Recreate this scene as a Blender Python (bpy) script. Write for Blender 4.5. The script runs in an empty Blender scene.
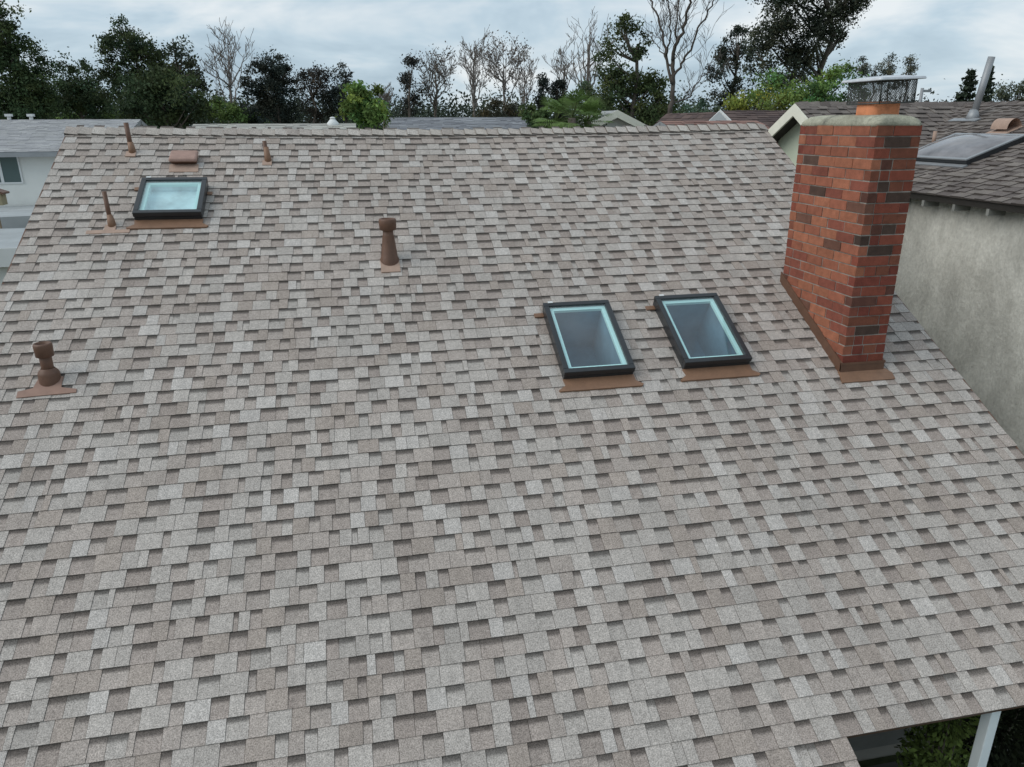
import bpy, math, random
import numpy as np
from math import sin, cos, radians as R, pi, atan2, sqrt
from mathutils import Vector, Matrix

scn = bpy.context.scene
COL = scn.collection

# ------------------------------------------------------------------ camera
CZ = 6.2                                   # eye height above the ground
F, PITCH, YAW, ROLL = 739.3, R(19.42), R(11.41), R(-.232)
fw = Vector((sin(YAW)*cos(PITCH), cos(YAW)*cos(PITCH), -sin(PITCH)))
r0 = Vector((cos(YAW), -sin(YAW), 0)); u0 = r0.cross(fw)
rt = cos(ROLL)*r0 + sin(ROLL)*u0; up = -sin(ROLL)*r0 + cos(ROLL)*u0
cam_d = bpy.data.cameras.new('camera'); cam = bpy.data.objects.new('camera', cam_d); COL.objects.link(cam)
cam.matrix_world = Matrix(((rt.x, up.x, -fw.x, 0), (rt.y, up.y, -fw.y, 0), (rt.z, up.z, -fw.z, CZ), (0, 0, 0, 1)))
cam_d.sensor_width = 36; cam_d.lens = F/1024*36; cam_d.clip_start = .05; cam_d.clip_end = 3000
scn.camera = cam

# ------------------------------------------------------------------ sky and sun
SUN_EL, SUN_AZ = R(42), R(-96)             # azimuth from +Y towards +X
world = bpy.data.worlds.new('World'); scn.world = world; world.use_nodes = True
nt = world.node_tree; nt.nodes.clear()
def N(t, **k):
    n = nt.nodes.new(t)
    for a, b in k.items(): setattr(n, a, b)
    return n
L = lambda a, b: nt.links.new(a, b)
out = N('ShaderNodeOutputWorld'); bg = N('ShaderNodeBackground'); bg.inputs[1].default_value = .1
sky = N('ShaderNodeTexSky', sky_type='NISHITA', sun_disc=False, sun_elevation=SUN_EL, sun_rotation=SUN_AZ)
tc = N('ShaderNodeTexCoord'); mp = N('ShaderNodeMapping'); mp.inputs['Scale'].default_value = (1.5, 1.5, 5.0); mp.inputs['Location'].default_value = (2.2, .35, .0)
L(tc.outputs['Generated'], mp.inputs[0])
n1 = N('ShaderNodeTexNoise'); n1.inputs['Scale'].default_value = 2.4; n1.inputs['Detail'].default_value = 5; n1.inputs['Roughness'].default_value = .56; n1.inputs['Distortion'].default_value = .35
L(mp.outputs[0], n1.inputs['Vector'])
cr = N('ShaderNodeValToRGB'); e = cr.color_ramp.elements
e[0].position = .30; e[0].color = (2.7, 3.8, 4.8, 1)
e[1].position = .66; e[1].color = (8.0, 8.45, 8.7, 1)
m = e.new(.5); m.color = (5.1, 6.3, 7.2, 1)
L(n1.outputs[0], cr.inputs[0])
mx = N('ShaderNodeMix', data_type='RGBA'); mx.inputs[0].default_value = .9
L(sky.outputs[0], mx.inputs[6]); L(cr.outputs[0], mx.inputs[7]); L(mx.outputs[2], bg.inputs[0]); L(bg.outputs[0], out.inputs[0])
sd = bpy.data.lights.new('sun', 'SUN'); sd.energy = 1.45; sd.angle = R(50); sd.color = (1, .96, .9)
sun = bpy.data.objects.new('sun', sd); COL.objects.link(sun)
dirv = Vector((sin(SUN_AZ)*cos(SUN_EL), cos(SUN_AZ)*cos(SUN_EL), sin(SUN_EL)))
sun.rotation_euler = dirv.to_track_quat('Z', 'Y').to_euler(); sun.location = (0, 0, 30)
scn.view_settings.view_transform = 'Standard'; scn.view_settings.look = 'None'; scn.view_settings.exposure = .1; scn.view_settings.gamma = 1
scn.view_settings.use_curve_mapping = False
scn.cycles.max_bounces = 6; scn.cycles.transparent_max_bounces = 16

# ------------------------------------------------------------------ helpers
def at(px, py, Y):
    """point on the sight line of a place in the photo, at distance Y along the street"""
    d = fw + (px-512)/F*rt - (py-383.5)/F*up
    p = d*(Y/d.y); return Vector((p.x, p.y, p.z+CZ))

def srgb(r, g, b):
    return tuple(((c/255)/12.92 if c/255 < .04045 else ((c/255+.055)/1.055)**2.4) for c in (r, g, b))

class MB:
    """collects faces with one colour per face (or per corner) and links them as ONE mesh object"""
    def __init__(s): s.v = []; s.f = []; s.c = []; s.smooth = []
    def face(s, pts, col=(1, 1, 1), sm=False):
        i = len(s.v); s.v += [tuple(p) for p in pts]; s.f.append(tuple(range(i, i+len(pts)))); s.smooth.append(sm)
        s.c += (list(col) if isinstance(col[0], (tuple, list)) else [col]*len(pts))
    def grid(s, rings, col=(1, 1, 1), closed=True, sm=True, cap=False):
        i = len(s.v); n = len(rings[0])
        for r in rings: s.v += [tuple(p) for p in r]
        for a in range(len(rings)-1):
            for b in range(n if closed else n-1):
                c = (b+1) % n
                s.f.append((i+a*n+b, i+a*n+c, i+(a+1)*n+c, i+(a+1)*n+b)); s.smooth.append(sm); s.c += [col]*4
        if cap:
            s.f.append(tuple(i+b for b in range(n))[::-1]); s.smooth.append(False); s.c += [col]*n
            s.f.append(tuple(i+(len(rings)-1)*n+b for b in range(n))); s.smooth.append(False); s.c += [col]*n
    def box(s, P, col=(1, 1, 1)):
        """P: 8 points, bottom ring 0-3 counter-clockwise, top ring 4-7"""
        i = len(s.v); s.v += [tuple(p) for p in P]
        for f in ((3, 2, 1, 0), (4, 5, 6, 7), (0, 1, 5, 4), (1, 2, 6, 5), (2, 3, 7, 6), (3, 0, 4, 7)):
            s.f.append(tuple(i+k for k in f)); s.c += [col]*4; s.smooth.append(False)
    def aabb(s, a, b, col=(1, 1, 1)):
        x0, y0, z0 = a; x1, y1, z1 = b
        s.box([(x0, y0, z0), (x1, y0, z0), (x1, y1, z0), (x0, y1, z0), (x0, y0, z1), (x1, y0, z1), (x1, y1, z1), (x0, y1, z1)], col)
    def tube(s, pts, rad, n=8, col=(1, 1, 1), cap=True):
        rings = []; pts = [Vector(p) for p in pts]
        if not hasattr(rad, '__len__'): rad = [rad]*len(pts)
        a = None
        for i, p in enumerate(pts):
            t = (pts[min(i+1, len(pts)-1)]-pts[max(i-1, 0)]).normalized()
            if a is None:
                a = t.cross(Vector((0, 0, 1)));  a = a if a.length > .1 else t.cross(Vector((1, 0, 0)))
            a = (a - t*a.dot(t)).normalized(); b = t.cross(a)
            rings.append([p + rad[i]*(cos(2*pi*k/n)*a + sin(2*pi*k/n)*b) for k in range(n)])
        s.grid(rings, col, cap=cap)
    def build(s, name, mat, parent=None, bevel=0, loc=None):
        me = bpy.data.meshes.new(name)
        off = Vector(loc) if loc is not None else Vector((0, 0, 0))
        v = np.array(s.v, dtype=np.float32) - np.array(off, dtype=np.float32)
        nl = sum(len(f) for f in s.f)
        me.vertices.add(len(v)); me.vertices.foreach_set('co', v.ravel())
        me.loops.add(nl); me.polygons.add(len(s.f))
        lens = np.array([len(f) for f in s.f]); st = np.concatenate(([0], np.cumsum(lens)[:-1]))
        me.polygons.foreach_set('loop_start', st.astype(np.int32)); me.polygons.foreach_set('loop_total', lens.astype(np.int32))
        me.loops.foreach_set('vertex_index', np.array([i for f in s.f for i in f], dtype=np.int32))
        me.polygons.foreach_set('use_smooth', np.array(s.smooth))
        me.update(); me.validate()
        ca = me.color_attributes.new('tint', 'FLOAT_COLOR', 'CORNER')
        c = np.ones((nl, 4), dtype=np.float32); c[:, :3] = np.array(s.c, dtype=np.float32)
        if len(me.loops) == nl: ca.data.foreach_set('color', c.ravel())
        me.materials.append(mat)
        o = bpy.data.objects.new(name, me); COL.objects.link(o); o.location = off
        if parent: link(o, parent)
        if bevel:
            b = o.modifiers.new('bevel', 'BEVEL'); b.width = bevel; b.segments = 2; b.limit_method = 'ANGLE'; b.angle_limit = R(40)
        return o

def world_loc(o):
    p = Vector(o.location)
    while o.parent: o = o.parent; p += Vector(o.location)
    return p
def link(o, parent):
    w = world_loc(parent); o.parent = parent; o.location = Vector(o.location) - w
def tag(o, label=None, cat=None, group=None, kind=None):
    if label: o['label'] = label
    if cat: o['category'] = cat
    if group: o['group'] = group
    if kind: o['kind'] = kind
    return o
def thing(name, loc, label, cat, group=None):
    o = bpy.data.objects.new(name, None); o.empty_display_size = .2; COL.objects.link(o); o.location = loc
    return tag(o, label, cat, group)

# ------------------------------------------------------------------ materials
def mat(name, col=(1, 1, 1), rough=.8, metal=0, tint=False, var=0, vscale=3, grain=0, gscale=200, bump=0, bscale=60, bdist=.004, spec=.5, var2=None, stretch=None, transl=0, mott=None, streak=0):
    m = bpy.data.materials.new(name); m.use_nodes = True; t = m.node_tree; nd = t.nodes; ln = t.links.new
    b = nd['Principled BSDF']; b.inputs['Roughness'].default_value = rough; b.inputs['Metallic'].default_value = metal; b.inputs['Specular IOR Level'].default_value = spec
    g = nd.new('ShaderNodeNewGeometry'); pos = g.outputs['Position']
    if stretch:
        q = nd.new('ShaderNodeMapping'); q.inputs['Scale'].default_value = stretch; ln(pos, q.inputs[0]); pos = q.outputs[0]
    if tint:
        a = nd.new('ShaderNodeVertexColor'); a.layer_name = 'tint'; cur = a.outputs[0]
        mm = nd.new('ShaderNodeMix'); mm.data_type = 'RGBA'; mm.blend_type = 'MULTIPLY'; mm.inputs[0].default_value = 1; mm.inputs[7].default_value = (*col, 1); ln(cur, mm.inputs[6]); cur = mm.outputs[2]
    else:
        rgb = nd.new('ShaderNodeRGB'); rgb.outputs[0].default_value = (*col, 1); cur = rgb.outputs[0]
    def mul(cur, scale, amt, detail, lo=.3, hi=.7):
        n = nd.new('ShaderNodeTexNoise'); n.inputs['Scale'].default_value = scale; n.inputs['Detail'].default_value = detail; n.inputs['Roughness'].default_value = .6; ln(pos, n.inputs['Vector'])
        r = nd.new('ShaderNodeMapRange'); r.inputs[1].default_value = lo; r.inputs[2].default_value = hi; r.inputs[3].default_value = 1-amt; r.inputs[4].default_value = 1+amt; ln(n.outputs[0], r.inputs[0])
        v = nd.new('ShaderNodeVectorMath'); v.operation = 'SCALE'; ln(cur, v.inputs[0]); ln(r.outputs[0], v.inputs['Scale']); return v.outputs[0]
    if var2:
        n = nd.new('ShaderNodeTexNoise'); n.inputs['Scale'].default_value = var2[1]; n.inputs['Detail'].default_value = 6; n.inputs['Roughness'].default_value = .65; ln(pos, n.inputs['Vector'])
        r = nd.new('ShaderNodeMapRange'); r.inputs[1].default_value = var2[2]; r.inputs[2].default_value = var2[3]; ln(n.outputs[0], r.inputs[0])
        x = nd.new('ShaderNodeMix'); x.data_type = 'RGBA'; x.inputs[7].default_value = (*var2[0], 1); ln(r.outputs[0], x.inputs[0]); ln(cur, x.inputs[6]); cur = x.outputs[2]
    if var: cur = mul(cur, vscale, var, 4)
    if mott: cur = mul(cur, mott[0], mott[1], 3)
    if streak:
        q2 = nd.new('ShaderNodeMapping'); q2.inputs['Scale'].default_value = (5, .5, .5); ln(g.outputs['Position'], q2.inputs[0]); old = pos; pos = q2.outputs[0]; cur = mul(cur, 2.2, streak, 4, .35, .65); pos = old
    if grain: cur = mul(cur, gscale, grain, 2)
    ln(cur, b.inputs['Base Color'])
    if bump:
        n = nd.new('ShaderNodeTexNoise'); n.inputs['Scale'].default_value = bscale; n.inputs['Detail'].default_value = 4; ln(pos, n.inputs['Vector'])
        k = nd.new('ShaderNodeBump'); k.inputs['Strength'].default_value = bump; k.inputs['Distance'].default_value = bdist; ln(n.outputs[0], k.inputs['Height']); ln(k.outputs[0], b.inputs['Normal'])
    if transl:
        tr = nd.new('ShaderNodeBsdfTranslucent'); ln(cur, tr.inputs[0]); ms = nd.new('ShaderNodeMixShader'); ms.inputs[0].default_value = transl
        ln(b.outputs[0], ms.inputs[1]); ln(tr.outputs[0], ms.inputs[2]); ln(ms.outputs[0], nd['Material Output'].inputs[0])
    return m

M_SH = mat('shingle', tint=True, rough=.95, spec=.2, var=.06, vscale=.8, mott=(28, .10), streak=.05, grain=.45, gscale=130, bump=.5, bscale=240, bdist=.003)
M_SHD = mat('dark_shingle', tint=True, rough=.95, spec=.2, var=.12, vscale=1.5, grain=.2, gscale=60, bump=.4, bscale=90, bdist=.004)
M_BRICK = mat('brick', (.80, .83, .84), tint=True, rough=.9, spec=.25, var=.18, vscale=14, grain=.15, gscale=130, bump=.5, bscale=110, bdist=.003)
M_MORTAR = mat('mortar', (.28, .26, .23), rough=.95, var=.35, vscale=7, bump=.4, bscale=90)
M_CROWN = mat('crown_mortar', (.36, .35, .27), rough=.95, var=.3, vscale=5, grain=.2, gscale=70, bump=.8, bscale=30, bdist=.01, var2=((.13, .125, .1), 4.5, .5, .68))
M_BROWN = mat('brown_metal', srgb(130, 98, 76), rough=.55, var=.12, vscale=9, grain=.06, gscale=80)
M_BROWND = mat('dark_brown_metal', srgb(102, 73, 57), rough=.55, var=.15, vscale=12, grain=.05, gscale=80)
M_PINK = mat('faded_brown_metal', srgb(168, 142, 126), rough=.7, var=.1, vscale=10, grain=.1, gscale=90)
M_FRAME = mat('dark_skylight_metal', (.028, .030, .033), rough=.32, metal=.0, var=.15, vscale=8)
M_TEAL = mat('teal_spacer', srgb(222, 246, 242), rough=.35)
M_SHAFT = mat('shaft_sky_tint', (.13, .21, .28), rough=.8, var=.35, vscale=2.5)  # blue of the sky mirrored in the panes, put into the shaft colour
M_PALE = mat('dome_underside', (.42, .41, .43), rough=.8, var=.35, vscale=3)
M_SHAFTD = mat('shaft_bottom', (.09, .15, .21), rough=.7, var=.5, vscale=2.2)  # floor carries the pane's bluish sky reflection as colour
M_DIFF = mat('diffuser', (.78, .86, .88), rough=.5, var=.35, vscale=2.2)  # near-white panel close under the square skylight's pane
M_GALV = mat('galvanised_metal', (.60, .62, .65), rough=.6, metal=.2, var=.12, vscale=12)
M_WIRE = mat('wire', (.10, .105, .10), rough=.5, metal=.6)
M_CLAY = mat('clay', srgb(200, 128, 88), rough=.85, var=.2, vscale=14, grain=.08)
M_SOOT = mat('soot', (.02, .02, .02), rough=.95)
M_WHITE = mat('white_paint', (.68, .69, .68), rough=.6, var=.05)
M_CREAM = mat('cream_paint', srgb(228, 226, 210), rough=.7, var=.06, vscale=5)
M_POST = mat('blue_white_paint', (.78, .83, .84), rough=.55, var=.06, vscale=4)
M_STUCCO = mat('mottled_stucco', (.72, .70, .63), rough=.95, var=.10, vscale=2.2, grain=.10, gscale=26, bump=.9, bscale=30, bdist=.012, var2=((.52, .505, .45), 2.6, .38, .62), stretch=(1, 1, .6))
M_STUCL = mat('pale_green_stucco', srgb(196, 204, 184), rough=.9, var=.05, bump=.3, bscale=60)
M_STUCB = mat('pale_blue_stucco', (.74, .74, .70), rough=.9, var=.05, vscale=1.5, bump=.2, bscale=40)
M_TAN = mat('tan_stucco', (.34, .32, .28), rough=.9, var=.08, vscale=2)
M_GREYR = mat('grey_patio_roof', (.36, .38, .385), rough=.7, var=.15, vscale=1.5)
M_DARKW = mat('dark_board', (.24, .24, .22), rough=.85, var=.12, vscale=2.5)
M_WOOD = mat('weathered_wood', srgb(120, 105, 85), rough=.85, var=.2, vscale=8)
M_GLASSD = mat('window_glass', (.10, .14, .14), rough=.08, spec=.8)
M_SOIL = mat('lawn', (.06, .075, .035), rough=1, var=.4, vscale=.4, grain=.3, gscale=8, var2=((.10, .085, .06), .12, .5, .6))
M_CONC = mat('concrete', (.10, .10, .095), rough=.9, var=.15, vscale=1)
M_BARK = mat('bark', srgb(92, 84, 76), rough=.95, var=.3, vscale=4)
M_BARKD = mat('dark_bark', srgb(84, 77, 71), rough=.95, var=.2, vscale=4)
M_BARKP = mat('pale_bark', srgb(122, 114, 108), rough=.95, var=.25, vscale=4)
M_LEAF = mat('leaf', tint=True, rough=.75, spec=.2, transl=.2)
M_GREYMET = mat('grey_metal', (.3, .31, .32), rough=.5, metal=.3, var=.1)

def glass_mat(name, tint, refl=.0, ior=1.6):
    m = bpy.data.materials.new(name); m.use_nodes = True; t = m.node_tree; nd = t.nodes; nd.clear(); ln = t.links.new
    o = nd.new('ShaderNodeOutputMaterial'); tr = nd.new('ShaderNodeBsdfTransparent'); tr.inputs[0].default_value = (*tint, 1)
    gl = nd.new('ShaderNodeBsdfGlossy'); gl.inputs['Roughness'].default_value = .03; fr = nd.new('ShaderNodeFresnel'); fr.inputs[0].default_value = ior
    ad = nd.new('ShaderNodeMath'); ad.operation = 'ADD'; ad.use_clamp = True; ad.inputs[1].default_value = refl; ln(fr.outputs[0], ad.inputs[0])
    ge = nd.new('ShaderNodeNewGeometry'); iv = nd.new('ShaderNodeMath'); iv.operation = 'SUBTRACT'; iv.inputs[0].default_value = 1; ln(ge.outputs['Backfacing'], iv.inputs[1]); mu = nd.new('ShaderNodeMath'); mu.operation = 'MULTIPLY'; ln(ad.outputs[0], mu.inputs[0]); ln(iv.outputs[0], mu.inputs[1])
    ms = nd.new('ShaderNodeMixShader'); ln(mu.outputs[0], ms.inputs[0]); ln(tr.outputs[0], ms.inputs[1]); ln(gl.outputs[0], ms.inputs[2]); ln(ms.outputs[0], o.inputs[0]); return m
M_GLASS = glass_mat('skylight_glass', (.80, .93, .94), .09)
M_DOME = mat('smoky_dome', (.20, .19, .195), rough=.13, var=.35, vscale=3, spec=.6)

# ------------------------------------------------------------------ roof planes and shingles
class Plane:
    def __init__(s, P0, ex, es):
        s.P0 = Vector(P0); s.ex = Vector(ex).normalized(); s.es = Vector(es).normalized(); s.n = s.ex.cross(s.es).normalized()
    sag = None
    def __call__(s, x, t, h=0):
        if s.sag: h = h - s.sag(x, t)
        return s.P0 + x*s.ex + t*s.es + h*s.n
    def slab(s, mb, x0, x1, t0, t1, h0, h1, col=(1, 1, 1)):
        mb.box([s(x0, t0, h0), s(x1, t0, h0), s(x1, t1, h0), s(x0, t1, h0), s(x0, t0, h1), s(x1, t0, h1), s(x1, t1, h1), s(x0, t1, h1)], col)

def shingles(mb, pl, x0, x1, t0, t1, expo, pal, rng, wid=(.085, .185), base=.009, rise=.006, xlim=None, band=.31, detail=True, holes=()):
    n = int(math.ceil((t1-t0)/expo))
    for i in range(n):
        ta = t0+i*expo; tb = min(ta+expo, t1); tc_ = min(ta+expo*1.06, t1)
        xa, xb = (xlim(ta) if xlim else (x0, x1))
        x = xa + rng.uniform(-.01, .012); xe = xb + rng.uniform(-.012, .01)
        raised = rng.random() < .5; ta += rng.uniform(-.0015, .0015)
        lift = 0
        hb = lambda v, r: base*(1-v)*.8 + .003 + (rise if r else 0) + lift*(1-.5*v)
        pk = rng.random(); prev = None; c = None
        while x < xe-.005:
            w = rng.uniform(*wid) if rng.random() < .86 else rng.uniform(wid[0]*.4, wid[0]*1.1)
            if not raised: w *= .9
            lift = rng.uniform(0, .0008) + (.003 if rng.random() < .02 else 0) + .002*sin(x*1.3+ta*.7)*sin(ta*2.1+.4*x)+.002
            xn = min(x+w, xe)
            if xe-xn < .04: xn = xe
            g = rng.random(); q = 0
            for colr, pr in ((pal[0] if raised else pal[1]) if isinstance(pal, tuple) else pal):
                q += pr
                if g <= q: c = colr; break
            k = rng.uniform(.93, 1.07); c2 = tuple(v*k for v in c)
            g0, g1 = x+.0012, xn-.0012
            hit = [q_ for q_ in holes if g1 > q_[0] and g0 < q_[1] and tc_ > q_[2] and ta < q_[3]]
            if hit:
                hx0, hx1, ht0, ht1 = hit[0]
                for (a_, b_, c_, d_) in ((g0, min(g1, hx0), ta, tc_), (max(g0, hx1), g1, ta, tc_), (max(g0, hx0), min(g1, hx1), ta, min(tc_, ht0)), (max(g0, hx0), min(g1, hx1), max(ta, ht1), tc_)):
                    if b_-a_ > .002 and d_-c_ > .002:
                        va, vb = (c_-ta)/expo, (d_-ta)/expo
                        mb.face([pl(a_, c_, hb(va, raised)), pl(b_, c_, hb(va, raised)), pl(b_, d_, hb(vb, raised)), pl(a_, d_, hb(vb, raised))], c2)
                        if c_ == ta: mb.face([pl(a_, ta, 0), pl(b_, ta, 0), pl(b_, ta, hb(0, raised)), pl(a_, ta, hb(0, raised))], tuple(v*.42 for v in c2))  # darkened butt face, shadow line painted into its colour
                if rng.random() < .68: raised = not raised
                x = xn; continue
            if raised or not detail:
                mb.face([pl(g0, ta, hb(0, raised)), pl(g1, ta, hb(0, raised)), pl(g1, tc_, hb(1.06, raised)), pl(g0, tc_, hb(1.06, raised))], c2)
            else:
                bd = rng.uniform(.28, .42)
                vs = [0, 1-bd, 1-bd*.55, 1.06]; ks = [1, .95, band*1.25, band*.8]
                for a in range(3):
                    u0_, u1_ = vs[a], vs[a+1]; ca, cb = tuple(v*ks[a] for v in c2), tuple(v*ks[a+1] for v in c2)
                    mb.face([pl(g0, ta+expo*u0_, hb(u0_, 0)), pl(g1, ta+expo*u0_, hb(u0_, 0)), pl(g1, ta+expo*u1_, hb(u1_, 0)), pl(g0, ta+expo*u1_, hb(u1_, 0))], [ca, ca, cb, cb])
            dk = tuple(v*.55 for v in c2); dks = tuple(v*.8 for v in c2)  # butt and side faces darkened: shadow lines painted into the shingle colour
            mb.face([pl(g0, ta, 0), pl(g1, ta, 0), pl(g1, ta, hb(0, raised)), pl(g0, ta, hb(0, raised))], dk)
            if raised and detail:
                for gx in (g0, g1):
                    P = [pl(gx, ta, 0), pl(gx, ta, hb(0, 1)), pl(gx, tc_, hb(1, 1)), pl(gx, tc_, 0)]
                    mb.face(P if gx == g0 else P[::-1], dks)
            if rng.random() < (.8 if raised else .9): raised = not raised
            x = xn

PITCH_R = R(28.4); ca_, sa_ = cos(PITCH_R), sin(PITCH_R)
nrm = Vector((0, -sa_, ca_))
MAIN = Plane(Vector((0, 0, CZ)) - 5*nrm, (1, 0, 0), (0, ca_, sa_))      # x along the ridge, t up the slope from below the eye
XL, XR, TR, TE, TE2, XJ = -3.40, 5.83, 9.115, 1.105, .55, 2.94
EXPO = .1425
S = srgb
k_ = .99
def sc(c, k=k_): return (c[0]*k*1.01, c[1]*k, c[2]*k*.985)
PALR = [(sc(S(175, 168, 162)), .28), (sc(S(171, 164, 158)), .22), (sc(S(181, 175, 170)), .13), (sc(S(166, 156, 149)), .22), (sc(S(160, 149, 141)), .15)]
PALL = [(sc(S(161, 150, 143)), .34), (sc(S(168, 158, 151)), .30), (sc(S(173, 166, 160)), .24), (sc(S(154, 143, 136)), .12)]
PAL = (PALR, PALL)
rng = random.Random(4)

house = thing('house', (1.2, 10.6, 0), 'low house seen from above with a wide tan and grey shingled roof filling the photo', 'house')
# deck slab of both slopes (the roof), walls under it
ridge = MAIN(0, TR)
BACK = Plane(Vector((0, ridge.y, ridge.z)) + Vector((0, ca_, -sa_))*TR, (-1, 0, 0), (0, -ca_, sa_))
def sag(x): return .06*max(0, sin(pi*min(1, max(0, (x-XL)/(XR-XL)))))          # the old ridge hangs a little in the middle
MAIN.sag = lambda x, t: sag(x)*max(0, t/TR)**3
BACK.sag = lambda x, t: sag(-x)*max(0, t/TR)**3
DT = -.075
mb = MB()
SKY = [(1.755, 2.448, 4.455, 5.435), (2.955, 3.652, 4.475, 5.455), (-2.362, -1.668, 7.175, 7.865)]
HOLES = [(a+.045, b-.045, c+.045, d-.045) for a, b, c, d in SKY]
ts = sorted({TE+.02, TR} | {h[2] for h in HOLES} | {h[3] for h in HOLES})
for ta, tb in zip(ts[:-1], ts[1:]):
    xs = [XL+.01] + [v for h in sorted(HOLES) if h[2] < (ta+tb)/2 < h[3] for v in h[:2]] + [XR-.01]
    for k in range(0, len(xs), 2): MAIN.slab(mb, xs[k], xs[k+1], ta, tb, -.14, DT)
MAIN.slab(mb, XL+.01, XJ-.01, TE2+.02, TE+.02, -.10, -.002)
BACK.slab(mb, -XR+.01, -XL-.01, TE, TR, -.14, DT)
roof = mb.build('roof', M_WOOD, house)
mb = MB()
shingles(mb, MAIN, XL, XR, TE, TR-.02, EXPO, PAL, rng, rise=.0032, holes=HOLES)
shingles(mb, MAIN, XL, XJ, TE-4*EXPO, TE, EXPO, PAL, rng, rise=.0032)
o = mb.build('shingles', M_SH, roof)
tag(o, 'weathered tan, brown and grey laminated shingles on the front slope')
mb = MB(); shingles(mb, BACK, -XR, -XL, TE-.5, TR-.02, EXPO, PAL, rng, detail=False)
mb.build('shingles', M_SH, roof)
# ridge caps: bent shingles lapping along the ridge
mb = MB(); x = XL-.01; i = 0
while x < XR-.02:
    w = .30; x1 = min(x+w, XR+.02); g = rng.random(); c = rng.choice([S(180, 171, 162), S(172, 163, 155), S(184, 176, 168), S(166, 156, 148)])
    k = rng.uniform(.95, 1.06); c = tuple(v*k for v in c); dk = tuple(v*.4 for v in c)  # dk: shade under the lifted cap edges painted into those faces
    lift = .008 if x > -1.72 else 0
    d = .135 + rng.uniform(-.006, .006); rows = []
    for xx, h in ((x, .040), (x1, .006)):
        hh = h+lift
        rows.append([MAIN(xx, TR-d, hh), MAIN(xx, TR-.015, hh+.004), (xx, ridge.y, ridge.z-sag(xx)+hh+.006), BACK(-xx, TR-.015, hh+.004), BACK(-xx, TR-d, hh)])
    for a in range(4): mb.face([rows[0][a], rows[1][a], rows[1][a+1], rows[0][a+1]], c)
    low = [MAIN(x, TR-d, lift), MAIN(x, TR-.01, lift), (x, ridge.y, ridge.z-sag(x)), BACK(-x, TR-.01, lift), BACK(-x, TR-d, lift)]
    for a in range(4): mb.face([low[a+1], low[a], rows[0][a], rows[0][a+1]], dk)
    for side in (0, 4):
        P = [(MAIN if side == 0 else BACK)(x if side == 0 else -x, TR-d, 0), (MAIN if side == 0 else BACK)(x1 if side == 0 else -x1, TR-d, 0), rows[1][side], rows[0][side]]
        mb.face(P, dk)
    x += .152; i += 1
tag(mb.build('ridge_cap', M_SH, roof), 'row of overlapping pale cap shingles along the ridge')
# metal edge trim
mb = MB()
for q in ((XL-.006, XL+.012, TE2, TR, -.07, .006), (XR-.012, XR+.006, TE, TR, -.07, .006), (XJ+.003, XR-.012, TE+.003, TE+.018, -.06, -.002), (XJ-.02, XJ-.006, TE2, TE, -.06, -.002)):
    mb = MB(); MAIN.slab(mb, *q); mb.build('edge_trim', M_BROWND, roof)
# walls
eavez = MAIN(0, TE).z; ey = MAIN(0, TE).y
mb = MB(); wy0, wy1 = ey+1.7, 2*ridge.y-ey-.5
for (xa, xb) in ((XL+.35, XR-.35),):
    zf = MAIN(0, TE).z + (wy0-ey)*math.tan(PITCH_R) - .12
    zr = ridge.z-.15; zb = zf
    mb.face([(xa, wy0, 0), (xb, wy0, 0), (xb, wy0, zf), (xa, wy0, zf)]); mb.face([(xb, wy1, 0), (xa, wy1, 0), (xa, wy1, zf), (xb, wy1, zf)])
    for xx in (xa, xb): mb.face([(xx, wy0, 0), (xx, wy1, 0), (xx, wy1, zf), (xx, ridge.y, zr), (xx, wy0, zf)])
o = mb.build('wall', M_TAN, house)
# dark boards under the eave (side of the built-out room and floor deck)
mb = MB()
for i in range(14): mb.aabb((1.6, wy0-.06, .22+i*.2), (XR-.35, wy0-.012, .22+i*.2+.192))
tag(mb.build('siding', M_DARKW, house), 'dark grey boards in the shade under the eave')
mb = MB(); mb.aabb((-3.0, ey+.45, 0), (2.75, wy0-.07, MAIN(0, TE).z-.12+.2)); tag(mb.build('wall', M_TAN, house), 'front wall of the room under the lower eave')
mb = MB(); mb.aabb((4.165, 3.42, 0), (4.245, 3.50, eavez-.005)); tag(mb.build('post', M_POST, house, bevel=.006), 'pale blue-white square post under the lower right corner of the roof')

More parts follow.
